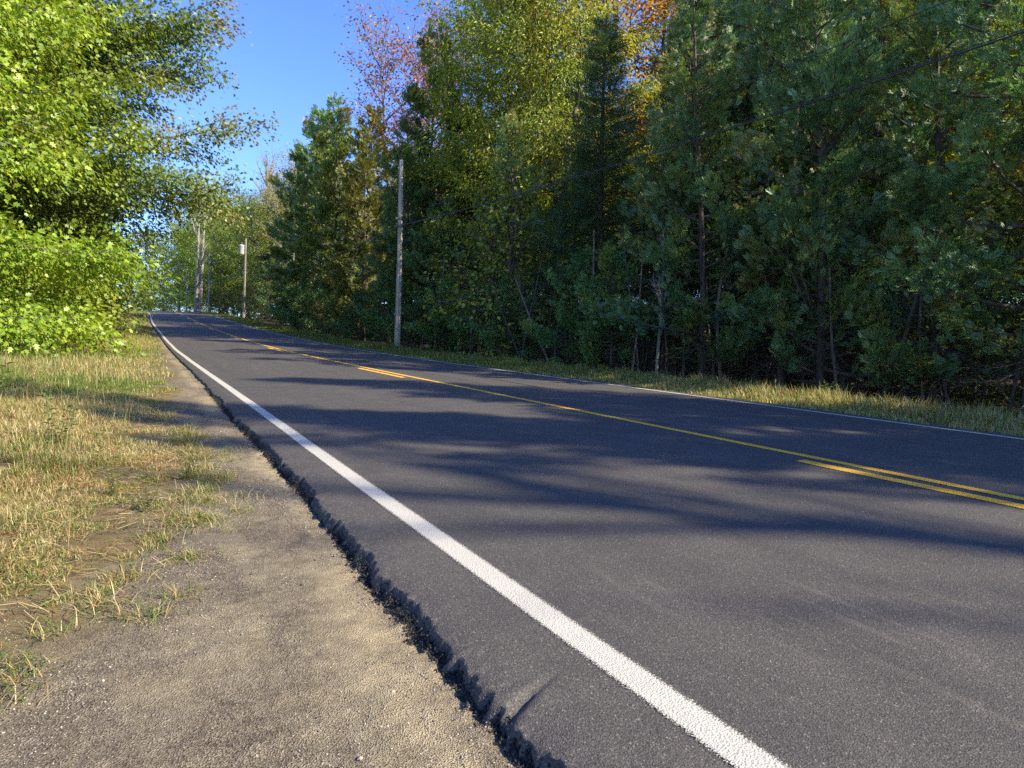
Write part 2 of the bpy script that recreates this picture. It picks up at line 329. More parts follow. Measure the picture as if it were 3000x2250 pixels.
RS = ar((-60, 1, 1.0), (1, 7, .012), (7, 16, .04), (16, 40, .25), (40, 180, 1), (180, 420, 4))
off = np.concatenate([[0.0, .008, .018], np.arange(.03, .33, .016)])
def road_mesh():
    a = len(RS); el = edge_l(RS)+((fbm(RS*1.2, RS*0, 3, 41)-.5)*.07+(fbm(RS*5, RS*0+3, 3, 42)-.5)*.05+(fbm(RS*26, RS*0+9, 3, 43)-.5)*.034)*ss(30, 12, RS)
    cols = []
    # crumbling face, from the bottom up
    g = RS
    for j, (o, dz) in enumerate([(-.050, -.20), (-.044, -.115), (-.032, -.080), (-.020, -.050), (-.008, -.022)]):
        jag = (.35+1.3*noise(g*2.7, g*0+11, 77))*(fbm(g*34, g*0+j*5.3, 3, 50+j)-.5)*.040*(1 if j else .3)+(noise(g*80, g*0+j*2.7, 60+j)-.5)*.022
        k = ss(20, 8, g)*.7+.3
        l = el+(o+jag)*k; z = road_z(g, el)-.012+dz*(.75+.5*noise(g*22, g*0+j, 70+j)); cols.append((l, z))
    top = []
    droopw = .9+.5*(fbm(g*2.3, g*0+1.7, 3, 80)-.5)
    for o in off:
        l = el+o; k = np.clip(1-o/.14, 0, 1)
        z = road_z(g, l)-k**2*.013*droopw*ss(60, 20, g)+(fbm(g*30, l*30, 3, 81)-.5)*.010*k*ss(20, 9, g)+(noise(g*85, l*85, 83)-.5)*.006*np.clip(k*1.5, 0, 1)*ss(14, 6, g)
        # a slumped lump with a crack running in from the edge
        for (s0, l0, s1, l1, dep, wd) in ((1.70, -3.74, 1.86, -3.42, .040, .020), (2.30, -3.74, 2.42, -3.60, .02, .014), (3.25, -3.72, 3.33, -3.58, .02, .014)):
            t = np.clip(((g-s0)*(s1-s0)+(l-l0)*(l1-l0))/((s1-s0)**2+(l1-l0)**2), 0, 1)
            dd = np.hypot(g-(s0+t*(s1-s0)), l-(l0+t*(l1-l0))+(noise(g*30, g*0, 84)-.5)*.015)
            z = z-dep*(1-t)**1.2*np.exp(-(dd/(wd*(1.3-t)))**2)
        z = z-.018*np.exp(-((g-1.62)/.10)**2)*np.clip(1-o/.2, 0, 1)
        cols.append((l, z))
    base = el+off[-1]
    for f in (.35, .7): l = base+( -3.0-base)*f; cols.append((l, road_z(g, l)))
    for L in (-3.0, -2.4, -1.6, -.8, -.3, 0.0, .3, .8, 1.6, 2.4, 3.1, 3.45): l = np.full(a, L); cols.append((l, road_z(g, l)))
    er = 3.62+(fbm(g*2, g*0, 3, 90)-.5)*.08
    cols.append((er, road_z(g, er)-.008)); cols.append((er+.03, road_z(g, er)-.06)); cols.append((er+.05, road_z(g, er)-.2))
    Lm = np.stack([c[0] for c in cols], 1); Zm = np.stack([c[1] for c in cols], 1); Sm = np.repeat(RS[:, None], Lm.shape[1], 1)
    x, y, _ = W(Sm, Lm); V = np.stack([x, y, Zm], -1).reshape(-1, 3); b = Lm.shape[1]; i = np.arange(a-1)[:, None]*b+np.arange(b-1)[None]
    return V, np.stack([i, i+1, i+b+1, i+b], -1).reshape(-1, 4)
V, Fq = road_mesh(); road = link('road', mk('road', V, [Fq], None, True), None, M_ASPH); tag(road, kind='structure')
def stripe(name, lat, wd, segs, m, dz=.004, wobble=0.0, soft=1.0):
    Vs = []; Fs = []; U = []; o = 0
    for (a, b) in segs:
        s = RS[(RS > a) & (RS < b)]; s = np.concatenate([[a], s[::2 if len(s) > 400 else 1], [b]]); c = lat+wobble*(fbm(s*.25, s*0+2, 3, 97)-.5)
        ls = np.stack([c-wd/2, c+wd/2], 1); S2 = np.repeat(s[:, None], 2, 1); x, y, _ = W(S2, ls)
        Vs.append(np.stack([x, y, road_z(S2, ls)+dz], -1).reshape(-1, 3)); i = np.arange(len(s)-1)[:, None]*2
        Fs.append((np.concatenate([i, i+1, i+3, i+2], 1))+o); U.append(np.stack([np.tile([0, 1.], len(s)), np.repeat(s, 2)], -1)); o += 2*len(s)
    ob = link(name, mk(name, np.concatenate(Vs), [np.concatenate(Fs)], uv=np.concatenate(U)), None, m); tag(ob, kind='structure'); return ob
stripe('white_road_marking', -3.275, .145, [(-30, 260)], M_WHITE, wobble=.035)
stripe('white_road_marking', 3.275, .12, [(-30, 260)], M_WHITE, wobble=.02)
stripe('yellow_road_marking', .110, .118, [(-30, 260)], M_YEL, wobble=.02)
stripe('yellow_road_marking', -.10, .118, [(3.75+12.2*k-3.05, 3.75+12.2*k) for k in range(-1, 18)], M_YEL)

# ------------------------------------------------------------------ loose stones, crumbs, chips, fallen leaves
OCT = (np.array([(1, 0, 0), (-.9, .1, 0), (0, .8, .1), (.1, -.85, 0), (0, 0, .6), (.5, .5, .35), (-.5, -.45, .4), (0, 0, -.5)], float),
       [np.array([[0, 5, 4], [5, 2, 4], [2, 1, 4], [1, 6, 4], [6, 3, 4], [3, 0, 4], [0, 2, 5], [1, 3, 6], [0, 3, 7], [3, 1, 7], [1, 2, 7], [2, 0, 7]])])
def rotz(a):
    c, s = np.cos(a), np.sin(a); z = np.zeros_like(a); o = z+1; return np.stack([np.stack([c, -s, z], -1), np.stack([s, c, z], -1), np.stack([z, z, o], -1)], -2)
def randrot(g, n):
    q = g.normal(size=(n, 4)); q /= np.linalg.norm(q, axis=1)[:, None]; a, b, c, d = q.T
    return np.stack([np.stack([a*a+b*b-c*c-d*d, 2*(b*c-a*d), 2*(b*d+a*c)], -1), np.stack([2*(b*c+a*d), a*a-b*b+c*c-d*d, 2*(c*d-a*b)], -1), np.stack([2*(b*d-a*c), 2*(c*d+a*b), a*a-b*b-c*c+d*d], -1)], -2)
g = rng(7); n = 90000
s = 1.0+7.5*g.random(n)**1.25; lat = edge_l(s)-.02-(g.random(n)**1.2)*2.2; keep = (lat > turf_edge(s)-.35) & (fbm(s*2.5, lat*2.5, 3, 99) > .34+.18*g.random(n)); s, lat = s[keep], lat[keep]; n = len(s)
sz = .0016+.0034*g.random(n)**3+(g.random(n) > .996)*.006; x, y, _ = W(s, lat); z = ground_full(s, lat)+sz*.15
pal = np.array([(.30, .27, .23), (.20, .18, .16), (.13, .12, .11), (.38, .34, .28), (.24, .20, .15), (.07, .065, .06)])
V, Fs, C = scatter(*OCT, np.stack([x, y, z], -1), rotz(g.random(n)*6.28), sz[:, None]*(.7+.6*g.random((n, 3))), pal[g.integers(0, 6, n)]*(.8+.4*g.random((n, 1))))
tag(link('gravel', mk('gravel', V, Fs, C), None, M_STONE), 'loose grit and small stones on the sandy shoulder', 'gravel', kind='stuff')
n = 26000; s = 1.1+12*g.random(n)**1.3; lat = edge_l(s)-.030+g.normal(size=n)*.018; sz = .002+.007*g.random(n)**3; x, y, _ = W(s, lat); zg = ground_full(s, lat)+sz*.4; z = np.where((g.random(n) < .5) & (lat > edge_l(s)-.05), zg+g.random(n)*np.clip((road_z(s, lat)-.03-zg), 0, 1)*np.clip((lat-edge_l(s)+.05)/.035, 0, 1), zg)
V, Fs, C = scatter(*OCT, np.stack([x, y, z], -1), randrot(g, n), sz[:, None]*(.7+.6*g.random((n, 3))), np.full((n, 3), .022)*(.6+.9*g.random((n, 1))))
tag(link('asphalt_crumbs', mk('asphalt_crumbs', V, Fs, C), None, M_STONE), 'black asphalt crumbs broken off along the ragged pavement edge', 'rubble', kind='stuff')
n = 520; s = 1.5+28*g.random(n)**1.5; lat = -3.1+6.2*g.random(n); c0 = fbm(s*.5, lat*.7, 3, 101) > .47; s, lat = s[c0], lat[c0]; n = len(s)
x, y, _ = W(s, lat); z = road_z(s, lat)+.003; sz = (.006+.016*g.random(n)**2)*(1+s*.02)
V, Fs, C = scatter(np.array([(-1, 0, 0), (0, .25, .1), (1, .1, 0), (.1, -.2, .08)], float), [np.array([[0, 3, 2, 1]])], np.stack([x, y, z], -1), rotz(g.random(n)*6.28), sz, np.array([(.5, .46, .38)])*(.5+.7*g.random((n, 1))))
tag(link('leaf_chaff', mk('leaf_chaff', V, Fs, C), None, M_STONE), 'pale chaff and seed scraps strewn over the asphalt', 'debris', kind='stuff')
# ------------------------------------------------------------------ trees
def curve(p0, d0, L, bend, k, g, wob=.06):
    """a limb: k points from p0 along d0, turning towards `bend`"""
    pts = [np.array(p0, float)]; d = np.array(d0, float); st = L/(k-1)
    for i in range(k-1):
        d = d+np.asarray(bend)*st/L+g.normal(size=3)*wob; d /= np.linalg.norm(d); pts.append(pts[-1]+d*st)
    return np.array(pts)
def at_(pts, u):
    f = u*(len(pts)-1); i = min(int(f), len(pts)-2); t = f-i; return pts[i]*(1-t)+pts[i+1]*t, (pts[i+1]-pts[i])/(np.linalg.norm(pts[i+1]-pts[i])+1e-9)
def broadleaf(seed, H, rtr, base, Rc, nl, nsec, nclu, nleaf, lsize, pal, tmpl=KITE, face=.35, env=None, up0=.25, up1=1.1, spread=.34, lean=None, flat=.45, droop=.5, tipcol=None, forks=1, topw=.55, sub=.45):
    """trunk, limbs and side shoots as tubes; leaves in layered sprays along every shoot.  Returns (wood mesh data, leaf mesh data)"""
    g = rng(seed); T = []; lp = []; ld = []; lt = []
    tr = curve((0, 0, -.3), (g.normal()*.04, g.normal()*.04, 1), H*.93+.3, (0, 0, .3), 12, g, .045)
    T.append((tr, rtr*(1-np.linspace(0, 1, 12))**.8*1.0+.02)); T[0][1][0] *= 1.35
    stems = [tr]
    for f in range(forks-1):
        p, d = at_(tr, .28+.1*g.random()); a = g.random()*6.28
        s2 = curve(p, (math.cos(a)*.35, math.sin(a)*.35, 1), H*.6, (0, 0, .5), 9, g, .05); stems.append(s2); T.append((s2, rtr*.6*(1-np.linspace(0, 1, 9))**.8+.015))
    for i in range(nl):
        st = stems[i % len(stems)]; t = base+(1-base)*((i+.5)/nl)**.9; t = min(.985, t)
        p, _ = at_(st, t if st is tr else max(.1, (t-.3)/.7)); h = (p[2])/H; a = i*2.39996+g.normal()*.35
        e = env(h) if env else math.sqrt(max(.02, 1-((h-(base+.15))/(1.02-base-.15))**2)) if h > base+.15 else .75+.25*(h-base)/.15
        L = Rc*e*(.72+.5*g.random())
        if lean: L *= 1+lean[1]*math.cos(a-lean[0])
        L = max(L, .5); el = up0+(up1-up0)*max(0, (h-base)/(1-base))**1.2+g.normal()*.12
        d = (math.cos(a)*math.cos(el), math.sin(a)*math.cos(el), math.sin(el))
        k = 7; lm = curve(p, d, L*1.1, (0, 0, .25-.5*(1-h)), k, g, .09); T.append((lm, np.linspace(max(.018, rtr*.32*(L/Rc)), .008, k)))
        ns = max(3, int(nsec*(.4+.6*L/Rc)))
        for j in range(ns):
            u = .18+.82*(j+g.random()*.6)/ns; u = min(u, 1.0); q, dd = at_(lm, u); sgn = 1 if j % 2 else -1
            b = sgn*(.5+.6*g.random()); dx = dd[0]*math.cos(b)-dd[1]*math.sin(b); dy = dd[0]*math.sin(b)+dd[1]*math.cos(b)
            L2 = L*sub*(1.05-.6*u)*(.6+.7*g.random())+.35; s2 = curve(q, (dx, dy, dd[2]*.5+.12*g.normal()+.05), L2, (0, 0, -.25*droop), 4, g, .12)
            T.append((s2, np.linspace(.011+.004*L2, .004, 4)))
            nc = max(2, int(nclu*L2/1.5+.5))
            for c in range(nc):
                uu = (c+.7)/nc; q2, d2 = at_(s2, min(1, uu)); lp.append(q2+g.normal(size=3)*.10); ld.append(d2); lt.append((u*.5+uu*.5)*(.5+.5*L/Rc))
    lp = np.array(lp); ld = np.array(ld); lt = np.array(lt); M = len(lp)
    cnt = g.poisson(nleaf, M); idx = np.repeat(np.arange(M), cnt); n = len(idx)
    o = g.normal(size=(n, 3))*np.array([spread, spread, spread*flat]); ps = lp[idx]+o; ps[:, 2] -= droop*.25*(o[:, 0]**2+o[:, 1]**2)/(spread)
    out = ps*[1, 1, 0]; out /= np.linalg.norm(out, axis=1)[:, None]+1e-6
    d = ld[idx]*.5+o/spread*.5+out*.35+g.normal(size=(n, 3))*.45; d[:, 2] -= droop*(.5+g.random(n)*.6)
    nr = np.array([0, 0, 1.15-face])+out*face+g.normal(size=(n, 3))*.45
    pal = np.asarray(pal, float); cv = (fbm(lp[:, 0]*.8+lp[:, 2]*.5+seed, lp[:, 1]*.8, 3, seed)-.5)*2.2
    k = np.clip((cv[idx]*.5+.5)+g.normal(size=n)*.16, 0, .999)*(len(pal)-1); ki = k.astype(int); kf = (k-ki)[:, None]
    c = pal[ki]*(1-kf)+pal[ki+1]*kf; c *= (.8+.4*g.random((n, 1)))
    if tipcol is not None:
        m = (lt[idx] > .80) & (g.random(n) < .6) & (cv[idx] > -.1); c[m] = np.asarray(tipcol)*(.7+.6*g.random((m.sum(), 1)))
    v, fs, cc = scatter(*tmpl, ps, frames(d, nr), lsize*(.65+.6*g.random(n)), c)
    tv, tf = tubes(T, 6)
    return mk('wood', tv, [tf], smooth=True), mk('leaves', v, fs, cc)
def cedar(seed, H, Rc, base, nl, nsp, spray, size, pal, rtr=.16, ragged=.35, dens=1.0, taper=.75):
    g = rng(seed); T = []; ps = []; ds = []; nn = []; hh = []
    tr = curve((0, 0, -.3), (0, 0, 1), H*.97+.3, (0, 0, .4), 12, g, .018); T.append((tr, np.linspace(rtr, .02, 12))); T[0][1][0] *= 1.3
    for i in range(nl):
        t = base+(1-base)*((i+.5)/nl); p, _ = at_(tr, min(t, .99)); a = i*2.39996+g.normal()*.4
        e = (1-(t-base)/(1-base))**taper*(.55+.45*ss(base, base+.12, t))+.05; L = Rc*e*(1+ragged*g.normal()*.8); L = float(np.clip(L, .3, Rc*1.5))
        el = -.15+.55*t+g.normal()*.18; lm = curve(p, (math.cos(a)*math.cos(el), math.sin(a)*math.cos(el), math.sin(el)), L*1.08, (0, 0, .55), 6, g, .08)
        T.append((lm, np.linspace(.014+.012*L, .005, 6)))
        ns = max(5, int(nsp*L/Rc*dens)); u = np.where(g.random(ns) < .8, .45+.55*g.random(ns)**.6, .2+.5*g.random(ns))
        f = u*5; k = np.minimum(f.astype(int), 4); w_ = (f-k)[:, None]; q = lm[k]*(1-w_)+lm[k+1]*w_; dd = lm[k+1]-lm[k]; dd /= np.linalg.norm(dd, axis=1)[:, None]
        side = np.cross(dd, [0, 0, 1.]); side /= np.linalg.norm(side, axis=1)[:, None]+1e-6
        wd = (.16+.50*L*(1.08-u)*.6)[:, None]; sg = g.uniform(-1, 1, (ns, 1)); q = q+side*sg*wd+g.normal(size=(ns, 3))*.07+np.array([0, 0, 1])*g.normal(size=(ns, 1))*.10
        d = dd*1.0+side*sg*.7+g.normal(size=(ns, 3))*.22+[0, 0, .12]
        ps.append(q); ds.append(d); nn.append(np.array([0, 0, .8])+dd*np.array([1, 1, 0])*.9+side*sg*.3+g.normal(size=(ns, 3))*.5); hh.append(np.full(ns, t)*0+u)
    ps = np.concatenate(ps); ds = np.concatenate(ds); nn = np.concatenate(nn); u = np.concatenate(hh); n = len(ps)
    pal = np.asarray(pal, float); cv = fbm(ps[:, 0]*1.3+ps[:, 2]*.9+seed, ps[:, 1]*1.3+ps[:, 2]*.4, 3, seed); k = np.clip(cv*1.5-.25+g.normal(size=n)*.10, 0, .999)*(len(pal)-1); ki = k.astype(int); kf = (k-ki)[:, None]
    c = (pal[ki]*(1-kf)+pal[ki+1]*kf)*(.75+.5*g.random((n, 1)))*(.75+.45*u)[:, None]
    dead = g.random(n) < .05; c[dead] = np.array([.10, .065, .03])*(.7+.6*g.random((dead.sum(), 1)))
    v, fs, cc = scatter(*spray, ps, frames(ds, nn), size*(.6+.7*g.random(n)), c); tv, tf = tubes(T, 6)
    return mk('wood', tv, [tf], smooth=True), mk('leaves', v, fs, cc)
def spruce(seed, H, Rc, base, pal, size=.34, step=.34):
    g = rng(seed); T = []; ps = []; ds = []; nn = []
    tr = curve((0, 0, -.3), (0, 0, 1), H+.3, (0, 0, .5), 10, g, .01); T.append((tr, np.linspace(.17, .015, 10)))
    h = base*H
    while h < H*.985:
        r = Rc*(1-(h-base*H)/(H*(1-base)))**.85*(.8+.25*g.random())+.12; nb = 6 if r > .5 else 5; a0 = g.random()*6.28
        for b in range(nb):
            a = a0+b*6.283/nb+g.normal()*.15; L = r*(.75+.45*g.random()); el = .55*(h/H)-.12+g.normal()*.08; p, _ = at_(tr, (h+.3)/(H+.3))
            lm = curve(p, (math.cos(a)*math.cos(el), math.sin(a)*math.cos(el), math.sin(el)), L, (0, 0, .25), 5, g, .04); T.append((lm, np.linspace(.012+.006*L, .004, 5)))
            ns = int(6+15*L); u = .12+.88*(np.arange(ns)+g.random(ns))/ns; f = np.minimum(u*4, 3.999); k = f.astype(int); w_ = (f-k)[:, None]; q = lm[k]*(1-w_)+lm[k+1]*w_
            dd = lm[k+1]-lm[k]; dd /= np.linalg.norm(dd, axis=1)[:, None]; side = np.cross(dd, [0, 0, 1.]); sg = np.where(np.arange(ns) % 2, 1, -1)[:, None]
            wd = (.30*L*(1.05-u)*g.random(ns))[:, None]; ps.append(q+side*sg*wd-[0, 0, .03]); ds.append(dd*.9+side*sg*.75+[0, 0, -.12]+g.normal(size=(ns, 3))*.15); nn.append(np.array([0, 0, 1.])+g.normal(size=(ns, 3))*.5)
        h += step*(.8+.4*g.random())
    ps = np.concatenate(ps); ds = np.concatenate(ds); nn = np.concatenate(nn); n = len(ps); pal = np.asarray(pal, float); c = pal[g.integers(0, len(pal), n)]*(.75+.5*g.random((n, 1)))
    v, fs, cc = scatter(*TWIG, ps, frames(ds, nn), size*(.7+.6*g.random(n)), c); tv, tf = tubes(T, 6)
    return mk('wood', tv, [tf], smooth=True), mk('leaves', v, fs, cc)
def deadtwigs(seed, hmax, n, Lm):
    g = rng(seed); T = []
    for i in range(n):
        z = .25+hmax*g.random(); a = g.random()*6.28; el = g.normal()*.3; L = Lm*(.35+.8*g.random())
        lm = curve((0, 0, z), (math.cos(a)*math.cos(el), math.sin(a)*math.cos(el), math.sin(el)), L, (0, 0, -.3), 5, g, .16); T.append((lm, np.linspace(.010+.005*L, .0025, 5)))
        for j in range(4):
            q, d = at_(lm, .3+.65*g.random()); b = g.normal()*1.0; T.append((curve(q, (d[0]*math.cos(b)-d[1]*math.sin(b), d[0]*math.sin(b)+d[1]*math.cos(b), d[2]+g.normal()*.4), L*.4*g.random()+.15, (0, 0, -.1), 4, g, .2), np.linspace(.006, .002, 4)))
    v, f = tubes(T, 4); return mk('dead_branches', v, [f])
def snag(seed, H, rtr, nb, Lb, forks=2, start=.35):
    g = rng(seed); T = []
    stems = []
    for f in range(forks):
        a = g.random()*6.28 if forks > 2 else f*math.pi+.3; tr = curve((math.cos(a)*rtr*.45*(forks > 1), math.sin(a)*rtr*.45*(forks > 1), -.3), (math.cos(a)*.008*(forks > 1), math.sin(a)*.008*(forks > 1), 1), H*(.9+.1*g.random()), (0, 0, .4), 12, g, .022)
        T.append((tr, rtr*(.72 if forks > 1 else 1)*(1-np.linspace(0, 1, 12))**.6+.02)); stems.append(tr)
    for i in range(nb):
        st = stems[i % len(stems)]; p, d = at_(st, start+(1-start)*g.random()); a = g.random()*6.28; L = Lb*(.35+.8*g.random())
        lm = curve(p, (math.cos(a)*.45, math.sin(a)*.45, 1), L, (0, 0, .35), 7, g, .13); T.append((lm, np.linspace(.03+.03*L, .01, 7)))
        for j in range(5):
            q, dd = at_(lm, .25+.7*g.random()); T.append((curve(q, dd+g.normal(size=3)*.45, L*.45*(.3+g.random()), (0, 0, .2), 5, g, .15), np.linspace(.028, .006, 5)))
    v, f = tubes(T, 7); return mk('wood', v, [f], smooth=True)

GREEN_Y = [(.13, .20, .022), (.22, .31, .03), (.32, .39, .04), (.42, .42, .055)]
BLUE_G = [(.10, .17, .05), (.16, .24, .06), (.22, .29, .07), (.30, .30, .10)]
YEL_G = [(.11, .20, .03), (.19, .28, .04), (.28, .33, .045), (.36, .36, .05)]
MIX_G = [(.07, .12, .03), (.11, .17, .035), (.17, .21, .045), (.23, .22, .06)]
GOLD = [(.20, .19, .04), (.30, .25, .05), (.38, .27, .05)]
REDP = [(.26, .06, .045), (.34, .09, .06), (.40, .16, .08), (.24, .15, .08)]
ORNG = [(.40, .17, .05), (.46, .24, .06), (.38, .27, .07)]
CEDR = [(.070, .150, .062), (.105, .215, .085), (.150, .235, .072), (.23, .195, .05)]
CEDW = [(.075, .11, .035), (.12, .16, .045), (.17, .20, .055), (.20, .185, .06)]
SPRC = [(.07, .13, .085), (.09, .16, .10), (.11, .18, .10)]
PRO = {
 'maple_near': broadleaf(11, 16, .26, .06, 6.4, 84, 12, 7, 24, .15, GREEN_Y, LOBED, up0=-.05, up1=1.1, spread=.30, flat=.75, droop=.75, face=.75),
 'maple_near2': broadleaf(12, 13, .2, .04, 5.2, 72, 11, 7, 22, .14, GREEN_Y, LOBED, up0=-.12, up1=1.0, spread=.30, flat=.75, droop=.8, face=.75),
 'maple_over': broadleaf(13, 21, .32, .12, 7.6, 80, 13, 7, 22, .16, BLUE_G, LOBED, up0=.15, up1=1.1, spread=.32, flat=.65, droop=.7, face=.65, tipcol=(.26, .22, .10), lean=(0, .12)),
 'mid': broadleaf(14, 17, .2, .18, 4.6, 42, 8, 4, 14, .20, MIX_G, KITE, spread=.36, flat=.5),
 'mid2': broadleaf(15, 15, .18, .06, 4.2, 42, 8, 4, 14, .20, GREEN_Y, KITE, up0=0, spread=.36, flat=.5),
 'ash': broadleaf(16, 21, .19, .22, 4.8, 48, 10, 6, 18, .21, YEL_G, LONGLEAF, .6, up0=.35, up1=1.2, spread=.32, flat=.6, droop=.95, forks=2),
 'red': broadleaf(17, 20, .15, .48, 4.4, 30, 8, 4, 6, .19, REDP, KITE, up0=.65, up1=1.3, spread=.34, flat=.7, forks=2),
 'birch': broadleaf(18, 19, .16, .42, 3.0, 36, 7, 4, 12, .15, GOLD, KITE, up0=.5, up1=1.2, spread=.34, flat=.8, droop=.6),
 'shrub': broadleaf(19, 3.6, .05, .03, 2.0, 26, 7, 4, 14, .11, GREEN_Y, LOBED, up0=.0, spread=.22, flat=.5, env=lambda h: 1-.55*h),
 'under': broadleaf(20, 5.0, .05, .10, 1.9, 22, 6, 4, 11, .12, MIX_G, KITE, up0=.2, spread=.26, flat=.5),
 'cedar_a': cedar(31, 12.5, 2.4, .09, 88, 175, SPRAY, .215, CEDR, rtr=.12),
 'cedar_b': cedar(32, 14.0, 2.3, .12, 84, 165, SPRAY, .215, CEDR, rtr=.13, ragged=.55),
 'cedar_c': cedar(33, 10.0, 2.2, .10, 72, 175, SPRAY, .21, CEDR, rtr=.11, ragged=.5),
 'cedar_far': cedar(34, 16.0, 2.5, .05, 96, 150, SPRAY_BIG, .29, CEDW, ragged=.4, taper=.6),
 'cedar_far2': cedar(35, 14.0, 2.7, .10, 90, 150, SPRAY_BIG, .29, CEDR, ragged=.45, taper=.6),
 'cedar_small': cedar(36, 4.2, 1.5, .06, 50, 170, SPRAY, .16, CEDR, rtr=.05, ragged=.4),
 'spruce': spruce(41, 15.0, 2.5, .24, SPRC),
 'spruce2': spruce(42, 18.0, 2.9, .16, SPRC, .42, .42),
}
PRO['dead_a'] = deadtwigs(51, 3.4, 90, 1.7); PRO['dead_b'] = deadtwigs(52, 2.4, 46, 1.2)
BARK = {'cedar': M_CBARK, 'spruce': M_CBARK, 'birch': M_BIRCH, 'red': M_BARK}
def tree(name, pro, s, lat, label, group=None, sc=1.0, rz=None, tint=None, cat='tree', wtint=None, dead=None, lean=(0, 0), dz=0):
    wd, lf = PRO[pro]; g = rng(int(abs(s*131+lat*977))+7)
    r = empty(name, P(s, lat, -.05+dz), g.random()*6.28 if rz is None else rz, sc); r.rotation_euler[0] = lean[0]+g.normal()*.012; r.rotation_euler[1] = lean[1]+g.normal()*.012
    tag(r, label, cat, group)
    key = pro.split('_')[0]; bm = BARK.get(key, M_BARK); lm = M_NEEDLE if key in ('cedar', 'spruce') else M_LEAF
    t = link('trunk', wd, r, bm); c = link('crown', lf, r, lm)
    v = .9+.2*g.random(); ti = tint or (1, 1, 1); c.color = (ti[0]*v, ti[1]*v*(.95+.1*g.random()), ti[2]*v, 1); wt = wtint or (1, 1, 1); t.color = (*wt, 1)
    if dead: link('dead_branches', PRO[dead], r, M_TWIG)
    return r
# --- beside the grass on the sunny side of the road
ORD = 'first second third fourth fifth sixth seventh eighth ninth tenth eleventh twelfth thirteenth'.split()
LG = 'sunlit broadleaf trees along the grassy verge'
LZ = 0.0
tree('maple_tree', 'maple_near', 23.5, -12.2, 'big yellow-green maple with drooping leafy boughs, trunk hidden, over the tall dry grass', LG, 1.0, 1.0, (.85, .97, .95), cat='maple')
tree('maple_tree', 'maple_near2', 29.5, -11.6, 'bushy bright green maple branching down to the weeds behind the first big maple', LG, (1.1, 1.1, 1.25), 2.3, (.9, 1, 1), cat='maple')
tree('maple_tree', 'maple_over', 33.0, -11.2, 'tall maple whose bronze-tipped boughs reach out against the blue sky over the road', LG, .95, .2, (.95, 1, 1), cat='maple')
tree('maple_tree', 'maple_near2', 34.0, -11.7, 'dense light green maple under the reaching bronze-tipped boughs', LG, 1.05, 3.3, (.9, 1.0, 1.0), cat='maple')
tree('maple_tree', 'maple_near', 38.5, -12.4, 'yellow-green maple filling the gap behind the tall bronze-tipped maple', LG, .95, 4.0, (1.0, .95, .95), cat='maple')
tree('maple_tree', 'maple_near2', 45.5, -11.6, 'rounded maple with low skirts half way up the grassy verge', LG, 1.0, 5.0, (1.05, 1.0, 1.0), cat='maple')
tree('maple_tree', 'mid2', 54.0, -11.0, 'dense green maple leaning to the verge below the hill crest', LG, .95, 1.4, (.95, .95, 1.0), cat='maple')
tree('maple_tree', 'mid2', 63.0, -10.9, 'bright leafy young maple close to the edge line on the rise', LG, .85, 2.9, (1.15, 1.05, 1.0), cat='maple')
tree('maple_tree', 'mid2', 74.0, -10.7, 'maple with rusty orange patches low in its crown near the crest', LG, .9, 3.7, (1.3, .85, .8), cat='maple')
tree('broadleaf_tree', 'mid', 86.0, -10.4, 'grey-green tree standing just short of the crest beside the white edge line', LG, .9, .8, (1.0, 1.05, 1.2))
tree('broadleaf_tree', 'mid2', 99.0, -10.8, 'tree at the crest where the white edge line vanishes', LG, .85, 4.4)
k = 0
for s in (112, 128, 146, 168, 190, 215):
    tree('broadleaf_tree', ('mid', 'mid2')[k % 2], s, -10.5-1.2*(k % 2), 'tree rising from beyond the crest on the sunny side of the road', 'trees beyond the crest on the sunny side', .85+.1*(k % 3), k*1.3, (1.1, 1.05, 1.0)); k += 1
for s, l, p, sc in ((16, -17, 'mid2', 1.0), (22, -19, 'mid', 1.1), (28, -18, 'mid2', 1.15), (35, -20, 'maple_over', .95), (42, -18, 'mid', 1.15), (50, -17, 'maple_over', .9), (58, -18, 'mid', 1.1), (68, -17, 'mid2', 1.15), (80, -17, 'mid', 1.1), (94, -17, 'mid', 1.0), (110, -18, 'mid2', 1.1), (30, -27, 'mid', 1.25), (45, -27, 'mid', 1.2), (62, -27, 'mid', 1.25), (85, -27, 'mid', 1.2)):
    tree('broadleaf_tree', p, s, l, 'tree of the back rank showing only between the sunlit verge maples', 'back rank of trees behind the verge maples', sc, None, (.9, .95, .95))
for i, (s, l, sc, tn, lb) in enumerate(((24.6, -12.6, 1.7, (.85, .95, .95), 'dark green broad bush filling the shade between the maple boughs'), (23.0, -13.0, .6, (1, 1, 1), 'leafy maple bush spilling over the tall dry grass'), (25.6, -11.3, .85, (1.05, 1, .9), 'maple bush beside a dark patch of shade on the verge'),
    (27.5, -10.6, .6, (.8, .9, .9), 'low green bush at the foot of the bushy maple'), (31.5, -10.4, .7, (1.0, .55, .4), 'bush with dark red leaves hanging over the dry grass'), (36, -9.6, .75, (1.2, 1, .6), 'yellowing bush above the dry grass of the verge'),
    (41, -9.6, .8, (.9, 1, 1), 'green bush in the middle of the verge edge'), (48, -9.6, .75, (1.3, .8, .6), 'orange-tinged bush under the rounded maple'), (56, -9.4, .75, (1, 1, 1), 'green bush where the verge narrows'), (66, -9.3, .8, (1.1, 1, .9), 'light green bush beside the steepest grass'), (78, -9.2, .8, (1, 1, 1), 'bush overhanging the white edge line near the crest'))):
    tree('bush', 'shrub', s, l, lb, 'bushes along the sunny verge', sc, i*1.7, tn, 'bush')
